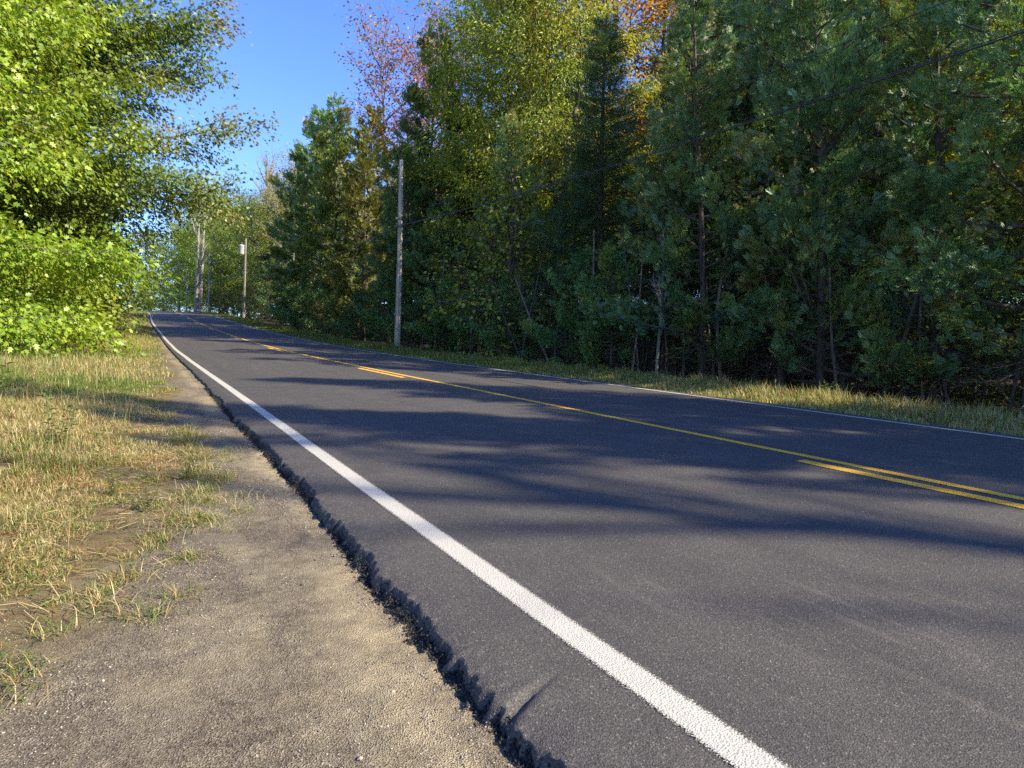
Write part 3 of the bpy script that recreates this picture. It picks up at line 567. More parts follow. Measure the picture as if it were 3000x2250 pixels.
# --- the dark conifer wall on the shaded side
CG = 'cedars in the front rank of the roadside forest'
front = [(-8.2, 9.4, 'cedar_b', (.9, .9, 1.38)), (-6.2, 9.0, 'cedar_a', 1.1),
 (4.4, 9.8, 'cedar_a', 1.0), (6.6, 9.1, 'cedar_b', 1.0), (8.6, 9.6, 'cedar_a', 1.0), (10.6, 8.8, 'cedar_c', 1.1), (12.4, 9.6, 'cedar_b', 1.0), (14.3, 8.8, 'cedar_a', .98), (16.6, 9.8, 'cedar_c', 1.1),
 (22.3, 9.5, 'cedar_c', .9), (25.4, 9.2, 'cedar_a', .85), (28.6, 9.4, 'cedar_c', .95), (31.6, 9.0, 'cedar_c', .8), (34.5, 9.3, 'cedar_a', .9), (37.6, 9.0, 'cedar_b', 1.0), (41.0, 9.2, 'cedar_a', .95)]
BACK = [(-4.4, 9.2, 'cedar_c', 1.15), (-2.4, 9.4, 'cedar_c', 1.2), (-1.2, 9.6, 'cedar_c', .85), (-9.6, 10.4, 'spruce2', (.8, .8, 1.05)), (-4.5, 11, 'spruce2', .95), ]
names = ['cedar rising behind the camera side of the verge', 'cedar standing apart at the mouth of the clearing',
 'cedar with long pale green sprays hanging lowest beside the brightest straw grass', 'tall ragged cedar whose thick dark trunk stands by the tan grass', 'broad cedar with bright feathery sprays midway up the dark wall', 'short wide cedar skirting the verge under the sagging cable', 'tall thin cedar showing sky through its top', 'cedar with feathery green skirts just above the verge grass', 'squat cedar next to the dark blue-green spruce',
 'low cedar between the spruce and the yellow ash', 'dark cedar under the yellow-green ash', 'squat dark cedar on the near side of the weathered pole', 'small cedar directly behind the weathered pole', 'cedar crowding the far side of the weathered pole', 'tall dark cedar rising against the red maple', 'cedar with brown lower branches beyond the weathered pole']
for i, (s, l, p, sc) in enumerate(front): tree('cedar_tree', p, s, l, names[i], CG, sc if not np.isscalar(sc) else (sc*.9, sc*.9, sc), None, None, 'cedar', dead=('dead_a', 'dead_b')[i % 2])
for i, (s, l, p, sc) in enumerate(BACK): tree('cedar_tree' if 'cedar' in p else 'broadleaf_tree', p, s, l, 'tree of the forest edge that runs on behind the camera side', 'forest edge continuing beside the camera', sc)
SGp = 'spruces in the roadside forest'
tree('spruce_tree', 'spruce', 20.6, 9.9, 'pointed blue-green spruce rising alone in front of the orange maple', SGp, (1.15, 1.15, .86), None, (1.1, 1.15, 1.1), 'spruce', dead='dead_b')
tree('spruce_tree', 'spruce2', 17.6, 12.2, 'tall dark spruce with a bare straight trunk beside the orange maple', SGp, 1.0, None, (.8, .85, .85), 'spruce')
tree('spruce_tree', 'spruce2', 13.2, 13.4, 'dark spruce top breaking the sky between cedars', SGp, .95, None, (.8, .8, .8), 'spruce')
tree('ash_tree', 'ash', 31.5, 12.4, 'tall yellow-green ash glowing between the dark cedars', None, 1.0, 1.0, (1.15, 1.2, 1.0), 'ash')
tree('ash_tree', 'ash', 27.6, 12.0, 'second yellow-green ash with a grey double trunk nearer the spruce', None, .95, 3.0, (1.25, 1.2, 1.0), 'ash')
tree('broadleaf_tree', 'under', 24.6, 8.3, 'young yellowing tree below the ash, close to the verge', None, 1.5, 2.0, (1.9, 1.7, .8))
tree('maple_tree', 'red', 53.0, 12.8, 'thin red-leaved maple standing above the cedars against the blue sky', None, 1.22, 1.0, (.95, 1.35, 1.25), 'maple')
tree('maple_tree', 'red', 45.5, 13.5, 'red maple half hidden behind the tall dark cedar', None, 1.05, 2.6, (1, .9, 1.2), 'maple')
PRO['orange'] = broadleaf(22, 20, .16, .4, 4.6, 32, 8, 4, 10, .19, ORNG, KITE, up0=.6, up1=1.3, spread=.34, flat=.7, forks=2)
tree('maple_tree', 'orange', 31.0, 16.5, 'orange maple glowing behind the pointed spruce', None, 1.05, 1.0, None, 'maple')
tree('maple_tree', 'orange', 27.5, 17.5, 'orange and yellow maple behind the tall bare-trunked spruce', None, 1.0, 3.3, (.9, 1.15, 1.0), 'maple')
tree('cedar_tree', 'cedar_far2', 36.6, 9.9, 'tallest dark cedar, its narrow top in front of the red maple', CG, (.95, .95, 1.3), None, (.8, .85, .85), 'cedar')
tree('cedar_tree', 'cedar_far2', 35.5, 11.4, 'dark cedar behind the weathered pole and beside the ash', CG, 1.0, None, (.9, .9, .9), 'cedar')
tree('cedar_tree', 'cedar_far', 52.0, 10.5, 'yellowish cedar with its top just above the weathered pole', CG, 1.12, None, (1.5, 1.35, 1.1), 'cedar')
tree('cedar_tree', 'cedar_far', 47.0, 9.0, 'olive cedar sunlit half way up, beyond the weathered pole', CG, .92, None, (1.25, 1.2, 1.0), 'cedar')
tree('cedar_tree', 'cedar_far', 57.0, 9.6, 'cedar with a light green sunlit face beyond the weathered pole', CG, 1.15, None, (1.3, 1.35, 1.1), 'cedar')
tree('cedar_tree', 'cedar_far2', 62.5, 10.0, 'bushy tall cedar with open twigs against the sky', CG, 1.5, None, (1.2, 1.15, 1.0), 'cedar')
tree('cedar_tree', 'cedar_far2', 69.0, 10.6, 'dark cedar that ends the tall group beside the golden birch', CG, 1.5, None, (1.0, 1.0, 1.0), 'cedar')
tree('birch_tree', 'birch', 86.0, 11.0, 'golden-leaved birch with a pale trunk between cedars and utility pole', None, 1.1, 1.0, (1.0, 1.0, 1.0), 'birch')
tree('birch_tree', 'birch', 98.0, 13.0, 'second golden birch, thinner, behind the pole with the grey transformer', None, 1.05, 2.0, (1.0, 1.1, 1.0), 'birch')
for i, (s, l, p, sc, tn) in enumerate(((44, 8.0, 'cedar_small', .9, None), (50, 8.2, 'cedar_small', 1.0, None), (55, 8.4, 'cedar_small', 1.2, None), (60, 8.2, 'cedar_small', 1.3, None), (67, 8.6, 'cedar_small', 1.4, None), (74, 8.8, 'cedar_c', .8, None), (80, 9.4, 'cedar_c', .85, None), (87, 9.4, 'cedar_c', .8, None), (95, 9.6, 'cedar_a', .7, None), (103, 9.8, 'cedar_c', .8, None), (111, 10, 'cedar_a', .7, None), (121, 10.5, 'cedar_a', .75, None), (133, 10.5, 'cedar_a', .8, None))):
    tree('cedar_tree', p, s, l, ORD[i]+' low dark cedar in the shade, counting up the road from the weathered pole', 'low cedars along the far stretch of the verge', sc, None, tn, 'cedar')
FG = 'mixed trees along the far stretch of the road'
for i, (s, l, p, sc, tn) in enumerate(((77, 12.5, 'mid', 1.0, (1.1, 1.1, 1)), (92, 12.0, 'mid', 1.0, (1.1, 1.15, 1)), (104, 12.0, 'mid', 1.05, (1.2, 1.2, 1)), (112, 13.0, 'mid2', 1.15, (1, 1, 1)), (119, 12, 'mid', 1.1, (1.1, 1.1, 1)), (128, 12.5, 'mid2', 1.1, (1.1, 1, 1)), (137, 12, 'mid', 1.35, (1.1, 1.15, 1)), (148, 11, 'mid2', 1.45, (.9, 1, 1)), (160, 10.5, 'mid', 1.4, (1.2, 1.1, 1)), (172, 10, 'mid2', 1.35, (1, 1, 1)), (186, 10, 'mid', 1.3, (1.2, 1.1, 1)), (202, 10, 'mid2', 1.3, (1, 1, 1)), (220, 9.5, 'mid', 1.3, (1, 1, 1)),
      (154, 15, 'mid', 1.5, (1.1, 1.1, 1)), (178, 15, 'mid', 1.5, (1.1, 1, 1)), (142, 9.2, 'under', 1.3, (1, 1, 1)), (153, 8.8, 'under', 1.3, (1, 1, 1)), (165, 8.6, 'under', 1.4, (1, 1, 1)), (180, 8.5, 'under', 1.5, (1, 1, 1)), (196, 8.2, 'mid2', .6, (1, 1, 1)), (212, 8, 'mid2', .6, (1, 1, 1)), (125, 19, 'mid', 1.25, (1.2, 1.1, 1)), (145, 20, 'mid', 1.25, (1.1, 1.1, 1)), (108, 19, 'mid', 1.2, (1.3, 1.2, 1)), (165, 20, 'mid', 1.2, (1, 1, 1)), (190, 19, 'mid', 1.2, (1, 1, 1)), (240, 9, 'mid', .9, (1, 1, 1)), (232, 16, 'mid2', 1.1, (1, 1, 1)))):
    tree('broadleaf_tree', p, s, l, 'leafy tree in the green mass beyond the transformer pole', FG, sc, None, tuple(1.35*q for q in tn))  # extra tint puts a sunlit look into the leaf colour
tree('broadleaf_tree', 'cedar_far2', 131, 9.4, 'dark evergreen behind the dead forked trunk', None, .95, None, (.8, .8, .8))
# second and deeper ranks, each tree its own
g = rng(77)
for lat0, s0, s1, st, set_, sc0 in ((13.2, 3, 60, 4.6, ('cedar_a', 'cedar_b'), 1.0), (17, 2, 60, 6.0, ('mid', 'spruce2', 'mid', 'cedar_far'), 1.0), (22.5, 4, 95, 8.0, ('mid', 'cedar_far2', 'spruce2'), 1.0), (28, 6, 120, 6.5, ('mid', 'cedar_far2', 'mid'), 1.1), (36, 8, 130, 7, ('mid', 'mid2', 'mid'), 1.1), (46, 10, 130, 8, ('mid2', 'mid', 'mid2'), 1.15)):
    s = s0
    while s < s1:
        l = lat0+g.normal()*.6; p = set_[g.integers(0, len(set_))]
        X_, Y_, _z0 = W(s, l); dx_ = X_-CAM[0]; dy_ = Y_-CAM[1]; az_ = math.atan2(dx_, dy_)-YAW; uu_ = 1500+2068*math.tan(az_)
        if not (1000 < uu_ < (2050 if lat0 < 14 else 1920) and lat0 < 27):
            tn = (1.7, 1.5, .9) if p[:3] == 'mid' else (1.0, 1.0, 1.0)  # bright broadleaf tint stands in for backlit, sunlit glints between the cedars
            nm = 'broadleaf_tree' if p[:3] == 'mid' else 'spruce_tree' if p == 'spruce2' else 'cedar_tree'
            lb = {'broadleaf_tree': 'broadleaf tree glimpsed deep inside the roadside forest', 'spruce_tree': 'dark spruce glimpsed deep inside the roadside forest', 'cedar_tree': 'dark cedar glimpsed deep inside the roadside forest'}[nm]
            tree(nm, p, s+g.normal()*.4, l, lb, {'broadleaf_tree': 'broadleaf trees deep inside the forest', 'spruce_tree': 'spruces deep inside the forest', 'cedar_tree': 'cedars deep inside the forest'}[nm], sc0*(.85+.3*g.random()), None, tn, {'broadleaf_tree': 'tree', 'spruce_tree': 'spruce', 'cedar_tree': 'cedar'}[nm], dead='dead_a' if lat0 < 14 else None)
        s += st*(.8+.4*g.random())
for i, (s, l, sc) in enumerate(((17.3, 8.0, .8), (19.6, 8.2, .9), (23.6, 7.9, .75), (27.0, 8.1, .7), (30.2, 7.9, .8), (35.8, 8.0, .8), (39.2, 8.0, .85))):
    tree('young_cedar', 'cedar_small', s, l, ORD[i]+' young cedar with feathery skirts at the forest edge, counting from the brightest straw grass', 'young cedars at the forest edge', sc, None, (1.15, 1.2, 1.0), 'cedar', dz=.55 if i % 3 else .9)
for i, (s, l, sc) in enumerate(((3.2, 12, 1.0), (5.2, 12.5, .8), (7.0, 12, .9), (9.2, 12.6, .8), (10.8, 13.5, .9), (3.5, 18, 1.1), (6.5, 20, 1.2), (9.5, 21, 1.2), (13, 26, 1.3), (18, 27, 1.3), (5.0, 15, .9), (8.0, 16, 1.0), (11, 15.5, .9), (14.5, 16, 1.0), (18, 17, 1.0), (22, 16, .9), (26, 17, 1.0), (12, 21, 1.1), (17, 22, 1.1), (23, 22, 1.1), (33.6, 7.6, .45), (36.8, 7.6, .5), (45.6, 7.6, .5), (52.4, 7.5, .55), (62.0, 7.6, .5), (71, 7.7, .55), (84, 7.6, .5), (92, 8.2, .9), (97, 9, 1.0), (100, 7.8, .7), (107, 8.6, 1.0), (112, 9.5, 1.1), (116, 8.2, .8), (122, 8.6, 1.1), (127, 8.6, 1.1), (133, 8.2, 1.1))):
    tree('bush', 'under', s, l, 'thin-leaved bush in the shade between verge grass and cedars', 'shaded bushes along the forest edge', sc, None, (.9, .9, .8), 'bush')
for s, l in ((45, 33), (50, 29), (38, 35), (42, 41), (34, 31), (29, 33), (24, 36), (18, 38), (13, 34), (9, 36), (55, 36), (31, 40), (21, 30), (15, 28), (11, 26), (37, 27), (43, 25)):
    tree('broadleaf_tree', 'mid2', s, l, 'broadleaf tree glimpsed deep inside the roadside forest', 'broadleaf trees deep inside the forest', .75, None, (1.1, 1.05, .8))
# thin bare stems under the cedar skirts
def stem_mesh(seed):
    g = rng(seed); T = []; tr = curve((0, 0, -.2), (g.normal()*.12, g.normal()*.12, 1), 4.6, (0, 0, .3), 9, g, .05); T.append((tr, np.linspace(.045, .02, 9)))
    for i in range(16):
        q, d = at_(tr, .1+.85*g.random()); a = g.random()*6.28; L = .25+.8*g.random(); T.append((curve(q, (math.cos(a), math.sin(a), g.normal()*.4), L, (0, 0, -.2), 4, g, .2), np.linspace(.008, .002, 4)))
    v, f = tubes(T, 5); return mk('stem', v, [f], smooth=True)
STEMS = [stem_mesh(60+i) for i in range(5)]
g = rng(91); lights = {6: 'pale straight stem under the cedar skirts', 17: 'leaning pale stem at the forest edge', 29: 'thin bare stem, half broken, pale against the dark forest floor'}
for i in range(120):
    s = 4+34*g.random(); l = 7.5+6.5*g.random()**1.2; o = link('bare_stem', STEMS[i % 5], None, M_TWIG); o.location = P(s, l); o.rotation_euler = (g.normal()*.07, g.normal()*.07, g.random()*6.28); q = .6+.9*g.random(); o.scale = (q, q, .7+.5*g.random())
    b = 1.0+(i in lights)*1.6+(g.random() < .25)*.8; o.color = (b, b*.95, b*.88, 1)  # listed stems get a much paler bark colour, a few others slightly paler
    tag(o, lights.get(i, 'thin bare stem among many under the cedars'), 'stem', 'bare stems under the cedars')
#@@PART3
# ------------------------------------------------------------------ utility poles, cables, mailbox, dead trunks
def lathe(prof, sides=16, c=(0, 0, 0)):
    prof = np.array(prof, float); k = len(prof); a = np.arange(sides)*2*math.pi/sides
    V = np.stack([prof[:, 0:1]*np.cos(a), prof[:, 0:1]*np.sin(a), np.repeat(prof[:, 1:2], sides, 1)], -1).reshape(-1, 3)+np.array(c)
    i = np.arange(k-1)[:, None]*sides+np.arange(sides); j = np.arange(k-1)[:, None]*sides+(np.arange(sides)+1) % sides
    return V, np.stack([i, j, j+sides, i+sides], -1).reshape(-1, 4)
def join(parts):
    V = []; F4 = []; o = 0
    for v, f in parts: V.append(v); F4.append(f+o); o += len(v)
    return np.concatenate(V), np.concatenate(F4)
M_TANK = m_plain('grey_enamel', (.42, .44, .45), .35, 0, .06); M_IRON = m_plain('galvanised_iron', (.22, .22, .22), .45, .8, .2); M_PORC = m_plain('brown_porcelain', (.10, .055, .035), .25, 0, .1)
M_CABLE = m_plain('cable_sheath', (.035, .035, .035), .5, 0, .1); M_BLACK = m_plain('black_enamel', (.03, .03, .03), .4, 0, .1)
def pole(s, lat, H, label, lean=(0, 0), tank=None, arm=False, tint=1.0, rt_=.155, clamp=(6.4,), dz=0):
    r = empty('utility_pole', P(s, lat, dz-.1)); r.rotation_euler = (lean[0], lean[1], 0); tag(r, label, 'utility pole', 'utility poles along the road')
    g = rng(int(abs(s))); z = np.concatenate([np.linspace(-.6, H, 14), [H+.015, H+.02]]); rad = np.concatenate([rt_*(1-.38*np.linspace(0, 1, 14))*(1+g.normal(size=14)*.012), [rt_*.5, .001]])
    v, f = lathe(np.stack([rad, z], 1), 18); v[:, 0] += .02*np.sin(v[:, 2]*.5); sh = link('pole_shaft', mk('pole_shaft', v, [f], smooth=True), r, M_POLE); sh.color = (tint, tint, tint, 1)
    rtop = rt_*.62
    v, f = join([lathe([(.0, H-.02), (.014, H), (.014, H+.16), (.022, H+.17), (.05, H+.19), (.055, H+.23), (.03, H+.25), (.045, H+.27), (.038, H+.32), (.0, H+.34)], 12, (0, 0, 0))]); link('insulator', mk('insulator', v, [f], smooth=True), r, M_PORC)
    ps = []
    for zc in clamp:
        ps.append(boxv((-rtop-.07, 0, zc), (.06, .03, .05))); ps.append(lathe([(rt_*.85, zc-.03), (rt_*.85+.012, zc-.03), (rt_*.85+.012, zc+.03), (rt_*.85, zc+.03)], 18))
    v, f = join(ps); link('cable_clamp', mk('cable_clamp', v, [f]), r, M_IRON)
    v, f = tubes([(np.array([[0, -rt_*(1-.38*t)-.012, .2+t*(H-.6)] for t in np.linspace(0, 1, 12)]), np.full(12, .009))], 5); link('ground_wire', mk('ground_wire', v, [f]), r, M_IRON)
    v, f = join([boxv((-rt_*.9-.01, -.02, 1.9), (.006, .04, .055)), boxv((-rt_*.88-.01, .01, 2.15), (.006, .03, .03))]); link('tag_plate', mk('tag_plate', v, [f]), r, M_TANK)
    if tank:
        zt, sx, sc = tank; T_ = link('transformer', None, r) if False else None
        prof = np.array([(.0, -.45), (.21, -.44), (.235, -.40), (.235, .34), (.25, .36), (.25, .40), (.22, .44), (.10, .49), (.0, .50)])*sc; v, f = lathe(prof, 20, (sx, 0, zt)); t = link('transformer', mk('transformer', v, [f], smooth=False), r, M_TANK)
        v, f = lathe(np.array([(.0, .46), (.03, .46), (.05, .50), (.03, .54), (.05, .58), (.03, .62), (.045, .66), (.012, .70), (.012, .76), (0, .76)])*sc, 10, (sx, 0, zt)); link('bushing', mk('bushing', v, [f], smooth=True), t, M_PORC)
        v, f = join([boxv((sx/2, 0, zt+.2), (abs(sx)/2, .03, .04)), boxv((sx/2, 0, zt-.25), (abs(sx)/2, .03, .04))]); link('hanger_bracket', mk('hanger_bracket', v, [f]), r, M_IRON)
    if arm:
        v, f = join([boxv((-.25, 0, H-.35), (.55, .045, .055)), boxv((-.15, .0, H-.75), (.11, .1, .22))]); link('crossarm', mk('crossarm', v, [f]), r, M_POLE)
    return r
def ppos(r, z, dx=-.16):
    return np.array(r.location)+np.array([dx, 0, z])
p1 = pole(31.2, 6.05, 9.0, 'tall weathered grey utility pole standing alone in front of the dark cedars', (0, R(-.2)), clamp=(5.95, 6.3), rt_=.15, tint=1.9)
p2 = pole(88.0, 6.4, 9.7, 'utility pole with a grey transformer can hung high on its road side', (0, R(.6)), (8.35, -.46, 1.25), clamp=(5.6, 6.0), tint=1.1, dz=0)
p3 = pole(119.5, 5.9, 9.6, 'utility pole with a short crossarm next to the mailbox', (0, 0), None, True, clamp=(5.2, 5.6), tint=1.5)
p4 = pole(145.0, 6.2, 9.0, 'brownish utility pole with a small white transformer beside the dead forked trunk', (0, R(-.5)), (6.9, -.42, 1.0), clamp=(4.8,), tint=1.7)
p5 = pole(171.0, 6.2, 9.6, 'slim distant utility pole with a white transformer near the crest', (0, 0), (8.3, -.4, 1.0), clamp=(5.0,), tint=1.0)
p6 = pole(198.0, 6.4, 10.5, 'most distant utility pole, a thin line before the trees over the crest', (0, 0), clamp=(5.0,), tint=.9)
p0 = pole(-13.0, 6.1, 9.0, 'utility pole behind the camera position carrying the near end of the cables', (0, 0), clamp=(5.6, 6.6), tint=1.2)
def cable(a, b, sag, rad, label, n=28, twist=None):
    a = np.asarray(a, float); b = np.asarray(b, float); t = np.linspace(0, 1, n)[:, None]; pts = a*(1-t)+b*t; pts[:, 2] -= sag*4*(t*(1-t))[:, 0]
    o = pts[0].copy(); T = [(pts-o, np.full(n, rad))]
    if twist:
        q = pts-o; q = q.copy(); q[:, 2] += twist; T.append((q, np.full(n, rad*.55)))
    v, f = tubes(T, 6); ob = link('overhead_cable', mk('overhead_cable', v, [f], smooth=True), None, M_CABLE); ob.location = o; tag(ob, label, 'cable', 'overhead cables'); return ob
cable(ppos(p0, 6.05), ppos(p1, 5.95), .55, .0135, 'thick black cable bundle sagging across the dark cedars to the weathered pole', 60, .035)
cable(ppos(p0, 6.75), ppos(p1, 6.3), .25, .0075, 'thin upper wire slanting over the dark cedars above the thick cable', 60)
cable(ppos(p1, 5.95), ppos(p2, 5.6), .9, .016, 'cable sagging from the weathered pole to the transformer pole', 50)
cable(ppos(p1, 6.3), ppos(p2, 6.0), .45, .008, 'thin wire above the sagging cable between weathered pole and transformer pole', 50)
cable(ppos(p2, 5.6), ppos(p3, 5.2), .5, .016, 'lower cable between the transformer pole and the pole by the mailbox')
cable(ppos(p2, 6.0), ppos(p3, 5.6), .35, .012, 'upper cable between the transformer pole and the pole by the mailbox')
cable(ppos(p3, 5.2), ppos(p4, 4.8), .7, .016, 'cable running behind the dead forked trunk from the mailbox pole')
cable(ppos(p4, 4.8), ppos(p5, 5.0), .5, .014, 'cable between the two small-transformer poles near the crest')
cable(ppos(p5, 5.0), ppos(p6, 5.0), .5, .012, 'last cable dropping over the crest')
x, y, z = P(126, -14.0); cable((x, y, z+11.4), ppos(p3, 9.7, 0), .1, .013, 'thin service wire crossing above the road from the maples to the mailbox pole')
x, y, z = P(98.0, 12.5); cable(ppos(p3, 9.7, 0), (x, y, z+8.2), .1, .013, 'short service wire running from the mailbox pole into the trees')
def mailbox(s, lat, label, rz):
    r = empty('mailbox', P(s, lat), rz); tag(r, label, 'mailbox')
    v, f = join([boxv((0, 0, .45), (.05, .05, .55)), boxv((0, 0, 1.0), (.07, .26, .025))]); link('post', mk('post', v, [f]), r, M_POLE)
    a = np.linspace(0, math.pi, 9); pr = np.concatenate([[(.11, 0)], np.stack([.11*np.cos(a), .13+.11*np.sin(a)], 1), [(-.11, 0)]]); k = len(pr)
    V = np.concatenate([np.stack([pr[:, 0], np.full(k, y_), pr[:, 1]+1.03], 1) for y_ in (-.25, .25)]); i = np.arange(k); j = (i+1) % k
    link('box', mk('box', V, [np.stack([i, j, j+k, i+k], 1), np.arange(k)[None], (np.arange(k)[::-1]+k)[None]]), r, M_BLACK)
    v, f = join([boxv((.12, -.1, 1.22), (.005, .015, .09)), boxv((.12, -.07, 1.28), (.005, .045, .03))]); link('flag', mk('flag', v, [f]), r, m_plain('red_enamel', (.45, .03, .02), .5))
mailbox(121.0, 6.7, 'dark mailbox on a wooden post between the crossarm pole and the trees', 1.6)
mailbox(138.0, 5.6, 'low mailbox beside the pole with the small white transformer', 1.5)
def deadtree(s, lat, H, rr, nb, lb, forks, label, name='dead_tree', start=.35, tint=(1, 1, 1), m=None, rz=0):
    r = empty(name, P(s, lat, -.1), rz); tag(r, label, 'dead tree'); t = link('trunk', snag(int(s*7), H, rr, nb, lb, forks, start), r, m or M_DEAD); t.color = (*tint, 1)
deadtree(131.0, 5.9, 19.0, .48, 22, 5.0, 2, 'pale dead tree with a forked trunk and bare upswept branches', start=.45, tint=(.9, .9, .88), rz=0)
deadtree(161.0, 7.5, 11.0, .20, 8, 1.8, 1, 'slender pale dead trunk beside the slim distant pole', start=.5)
deadtree(106.0, 12.5, 22.0, .13, 30, 5.0, 1, 'bare grey-branched tree top showing above the golden birches', start=.55, tint=(.8, .78, .72))
deadtree(116.0, 14.5, 23.0, .15, 34, 6.0, 2, 'wide bare crown of fine pale branches above the green trees', start=.5, tint=(.8, .78, .72))
deadtree(57.5, 12.5, 16.5, .09, 16, 2.6, 1, 'thin grey bare-twigged tree among the sunlit cedars', start=.4, tint=(.7, .7, .68))
deadtree(-17.0, 12.4, 19.0, .10, 40, 2.6, 1, 'bare twiggy tree beside the clearing behind the camera side', start=.3, tint=(.8, .8, .8))
deadtree(15.6, 8.3, 4.6, .035, 18, .8, 1, 'small dead grey-bearded sapling in front of the cedars beside the spruce', start=.45, tint=(.9, .95, .9))

# ------------------------------------------------------------------ grass, weeds
def blades(g, s, lat, h, wd, col, lean=.5, zf=gz, bend=.6, heads=None):
    n = len(s); x, y, _ = W(s, lat); z = zf(s, lat); a = g.random(n)*6.28; ln = lean*(.3+g.random(n)); dx = np.cos(a); dy = np.sin(a); px = -dy; py = dx
    V = np.empty((n, 7, 3)); b = np.stack([x, y, z-.01], -1)
    lv = ((0, 1.0), (.38, .9), (.75, .6)); k = 0
    for t, ww in lv:
        cx = dx*ln*h*(t**1.6)*bend*1.6; cyy = dy*ln*h*(t**1.6)*bend*1.6; cz = h*t*(1-.35*ln*t)
        for sg in (-1, 1):
            V[:, k] = b+np.stack([cx+sg*px*wd*ww*.5, cyy+sg*py*wd*ww*.5, cz], -1); k += 1
    V[:, 6] = b+np.stack([dx*ln*h*bend*1.6, dy*ln*h*bend*1.6, h*(1-.45*ln)], -1)
    o = (np.arange(n)*7)[:, None]; q = np.concatenate([o+[0, 1, 3, 2], o+[2, 3, 5, 4]]); t3 = o+[4, 5, 6]
    return V.reshape(-1, 3), [q, t3], np.repeat(col, 7, 0)
STRAW = np.array([(.46, .37, .16), (.38, .28, .12), (.52, .44, .24)]); GRN = np.array([(.14, .21, .035), (.20, .26, .05), (.09, .15, .03)]); RUST = np.array([(.34, .16, .07), (.28, .14, .06), (.38, .24, .09)])
def gcol(g, s, lat, wg, wr):
    n = len(s); u = g.random(n); c = STRAW[g.integers(0, 3, n)]; m = u < wg; c = np.where(m[:, None], GRN[g.integers(0, 3, n)], c); m = (u > 1-wr); c = np.where(m[:, None], RUST[g.integers(0, 3, n)], c)
    return c*(.75+.5*g.random((n, 1)))
g = rng(5)
def field(g, n, s0, s1, p, l0, l1, dens, hf, wd, wgf, wrf, zf=gz, lean=.6, tuft=(.9, 4)):
    s = s0+(s1-s0)*g.random(n)**p; f = g.random(n); a = l0(s) if callable(l0) else l0; b = l1(s) if callable(l1) else l1; lat = a+(b-a)*f
    cl = fbm(s*tuft[1], lat*tuft[1], 3, 201); keep = cl > dens(s, lat); s, lat, cl = s[keep], lat[keep], cl[keep]
    ht = hf(s, lat, cl)*(.55+.75*g.random(len(s))); return blades(g, s, lat, ht, wd*(.6+.8*g.random(len(s)))*(1+.03*s), gcol(g, s, lat, wgf(s, lat), wrf(s, lat)), lean, zf)
def add_field(name, parts, label):
    V = []; Q = []; T3 = []; C = []; o = 0
    for v, (q, t), c in parts: V.append(v); Q.append(q+o); T3.append(t+o); C.append(c); o += len(v)
    tag(link(name, mk(name, np.concatenate(V), [np.concatenate(Q), np.concatenate(T3)], np.concatenate(C)), None, M_GRASS), label, 'grass', kind='stuff')
te_ = lambda s: turf_edge(s)+.10*np.sin(s*2.1)
bare = lambda s, l: .30+.26*(1-ss(.0, .7, te_(s)-l))+.08*(fbm(s*.9, l*.9, 2, 210) > .64)
wg = lambda s, l: np.clip(.18+.60*ss(.40, .62, fbm(s*.45, l*.6, 3, 220))+.20*ss(9, 13, s)+.3*ss(-6.5, -9, l), 0, .88)
wr = lambda s, l: np.clip(.32*ss(.50, .62, fbm(s*.7+9, l*.9, 3, 221))*ss(11, 7, s), 0, .5)
hgt = lambda s, l, c: .68*(.055+.10*ss(.2, 1.2, te_(s)-l)*ss(2, 4.5, s)+.20*ss(4, 7, s)*ss(1.5, 4, te_(s)-l)*(.5+c)+.05*ss(6, 16, s))*(.55+.9*c)
def gfn(s, l): return ground_full(s, l)
parts = [field(g, 210000, 1.5, 6.5, .9, -9.2, te_, bare, hgt, .0034, wg, wr, gfn, .95),
         field(g, 190000, 5.0, 14, .8, -10.5, te_, bare, hgt, .0045, wg, wr, gz, .75),
         field(g, 130000, 12, 40, .8, -11.5, te_, bare, lambda s, l, c: hgt(s, l, c)*1.15+.05*ss(-6, -9, l), .006, wg, wr, gz, .6),
         field(g, 60000, 38, 118, .8, -11, te_, bare, lambda s, l, c: .18+.25*ss(-6, -9, l), .008, wg, wr, gz, .6)]
# low mats creeping onto the shoulder, and tall seeding stalks
n = 70; cs = 2.2+6*g.random(n)**1.2; cl_ = turf_edge(cs)+.02+.42*g.random(n)**1.6; idx = np.repeat(np.arange(n), g.integers(20, 110, n)); s = cs[idx]+g.normal(size=len(idx))*.05; l = cl_[idx]+g.normal(size=len(idx))*.05
l = np.minimum(l, edge_l(s)-.12); col = gcol(g, s, l, .5, .05); parts.append(blades(g, s, l, .05+.07*g.random(len(s)), .0034*np.ones(len(s)), col, 1.6, gfn))
n = 15000; s = 3.5+40*g.random(n)**1.3; l = te_(s)-.35-5.5*g.random(n); k = (fbm(s*1.6, l*1.6, 3, 230) > .55); s, l = s[k], l[k]; parts.append(blades(g, s, l, .20+.22*g.random(len(s)), .0030*(1+.04*s), gcol(g, s, l, .35, .25), .45, gz))
add_field('grass', parts, 'dry yellow and green verge grass beside the sandy shoulder')
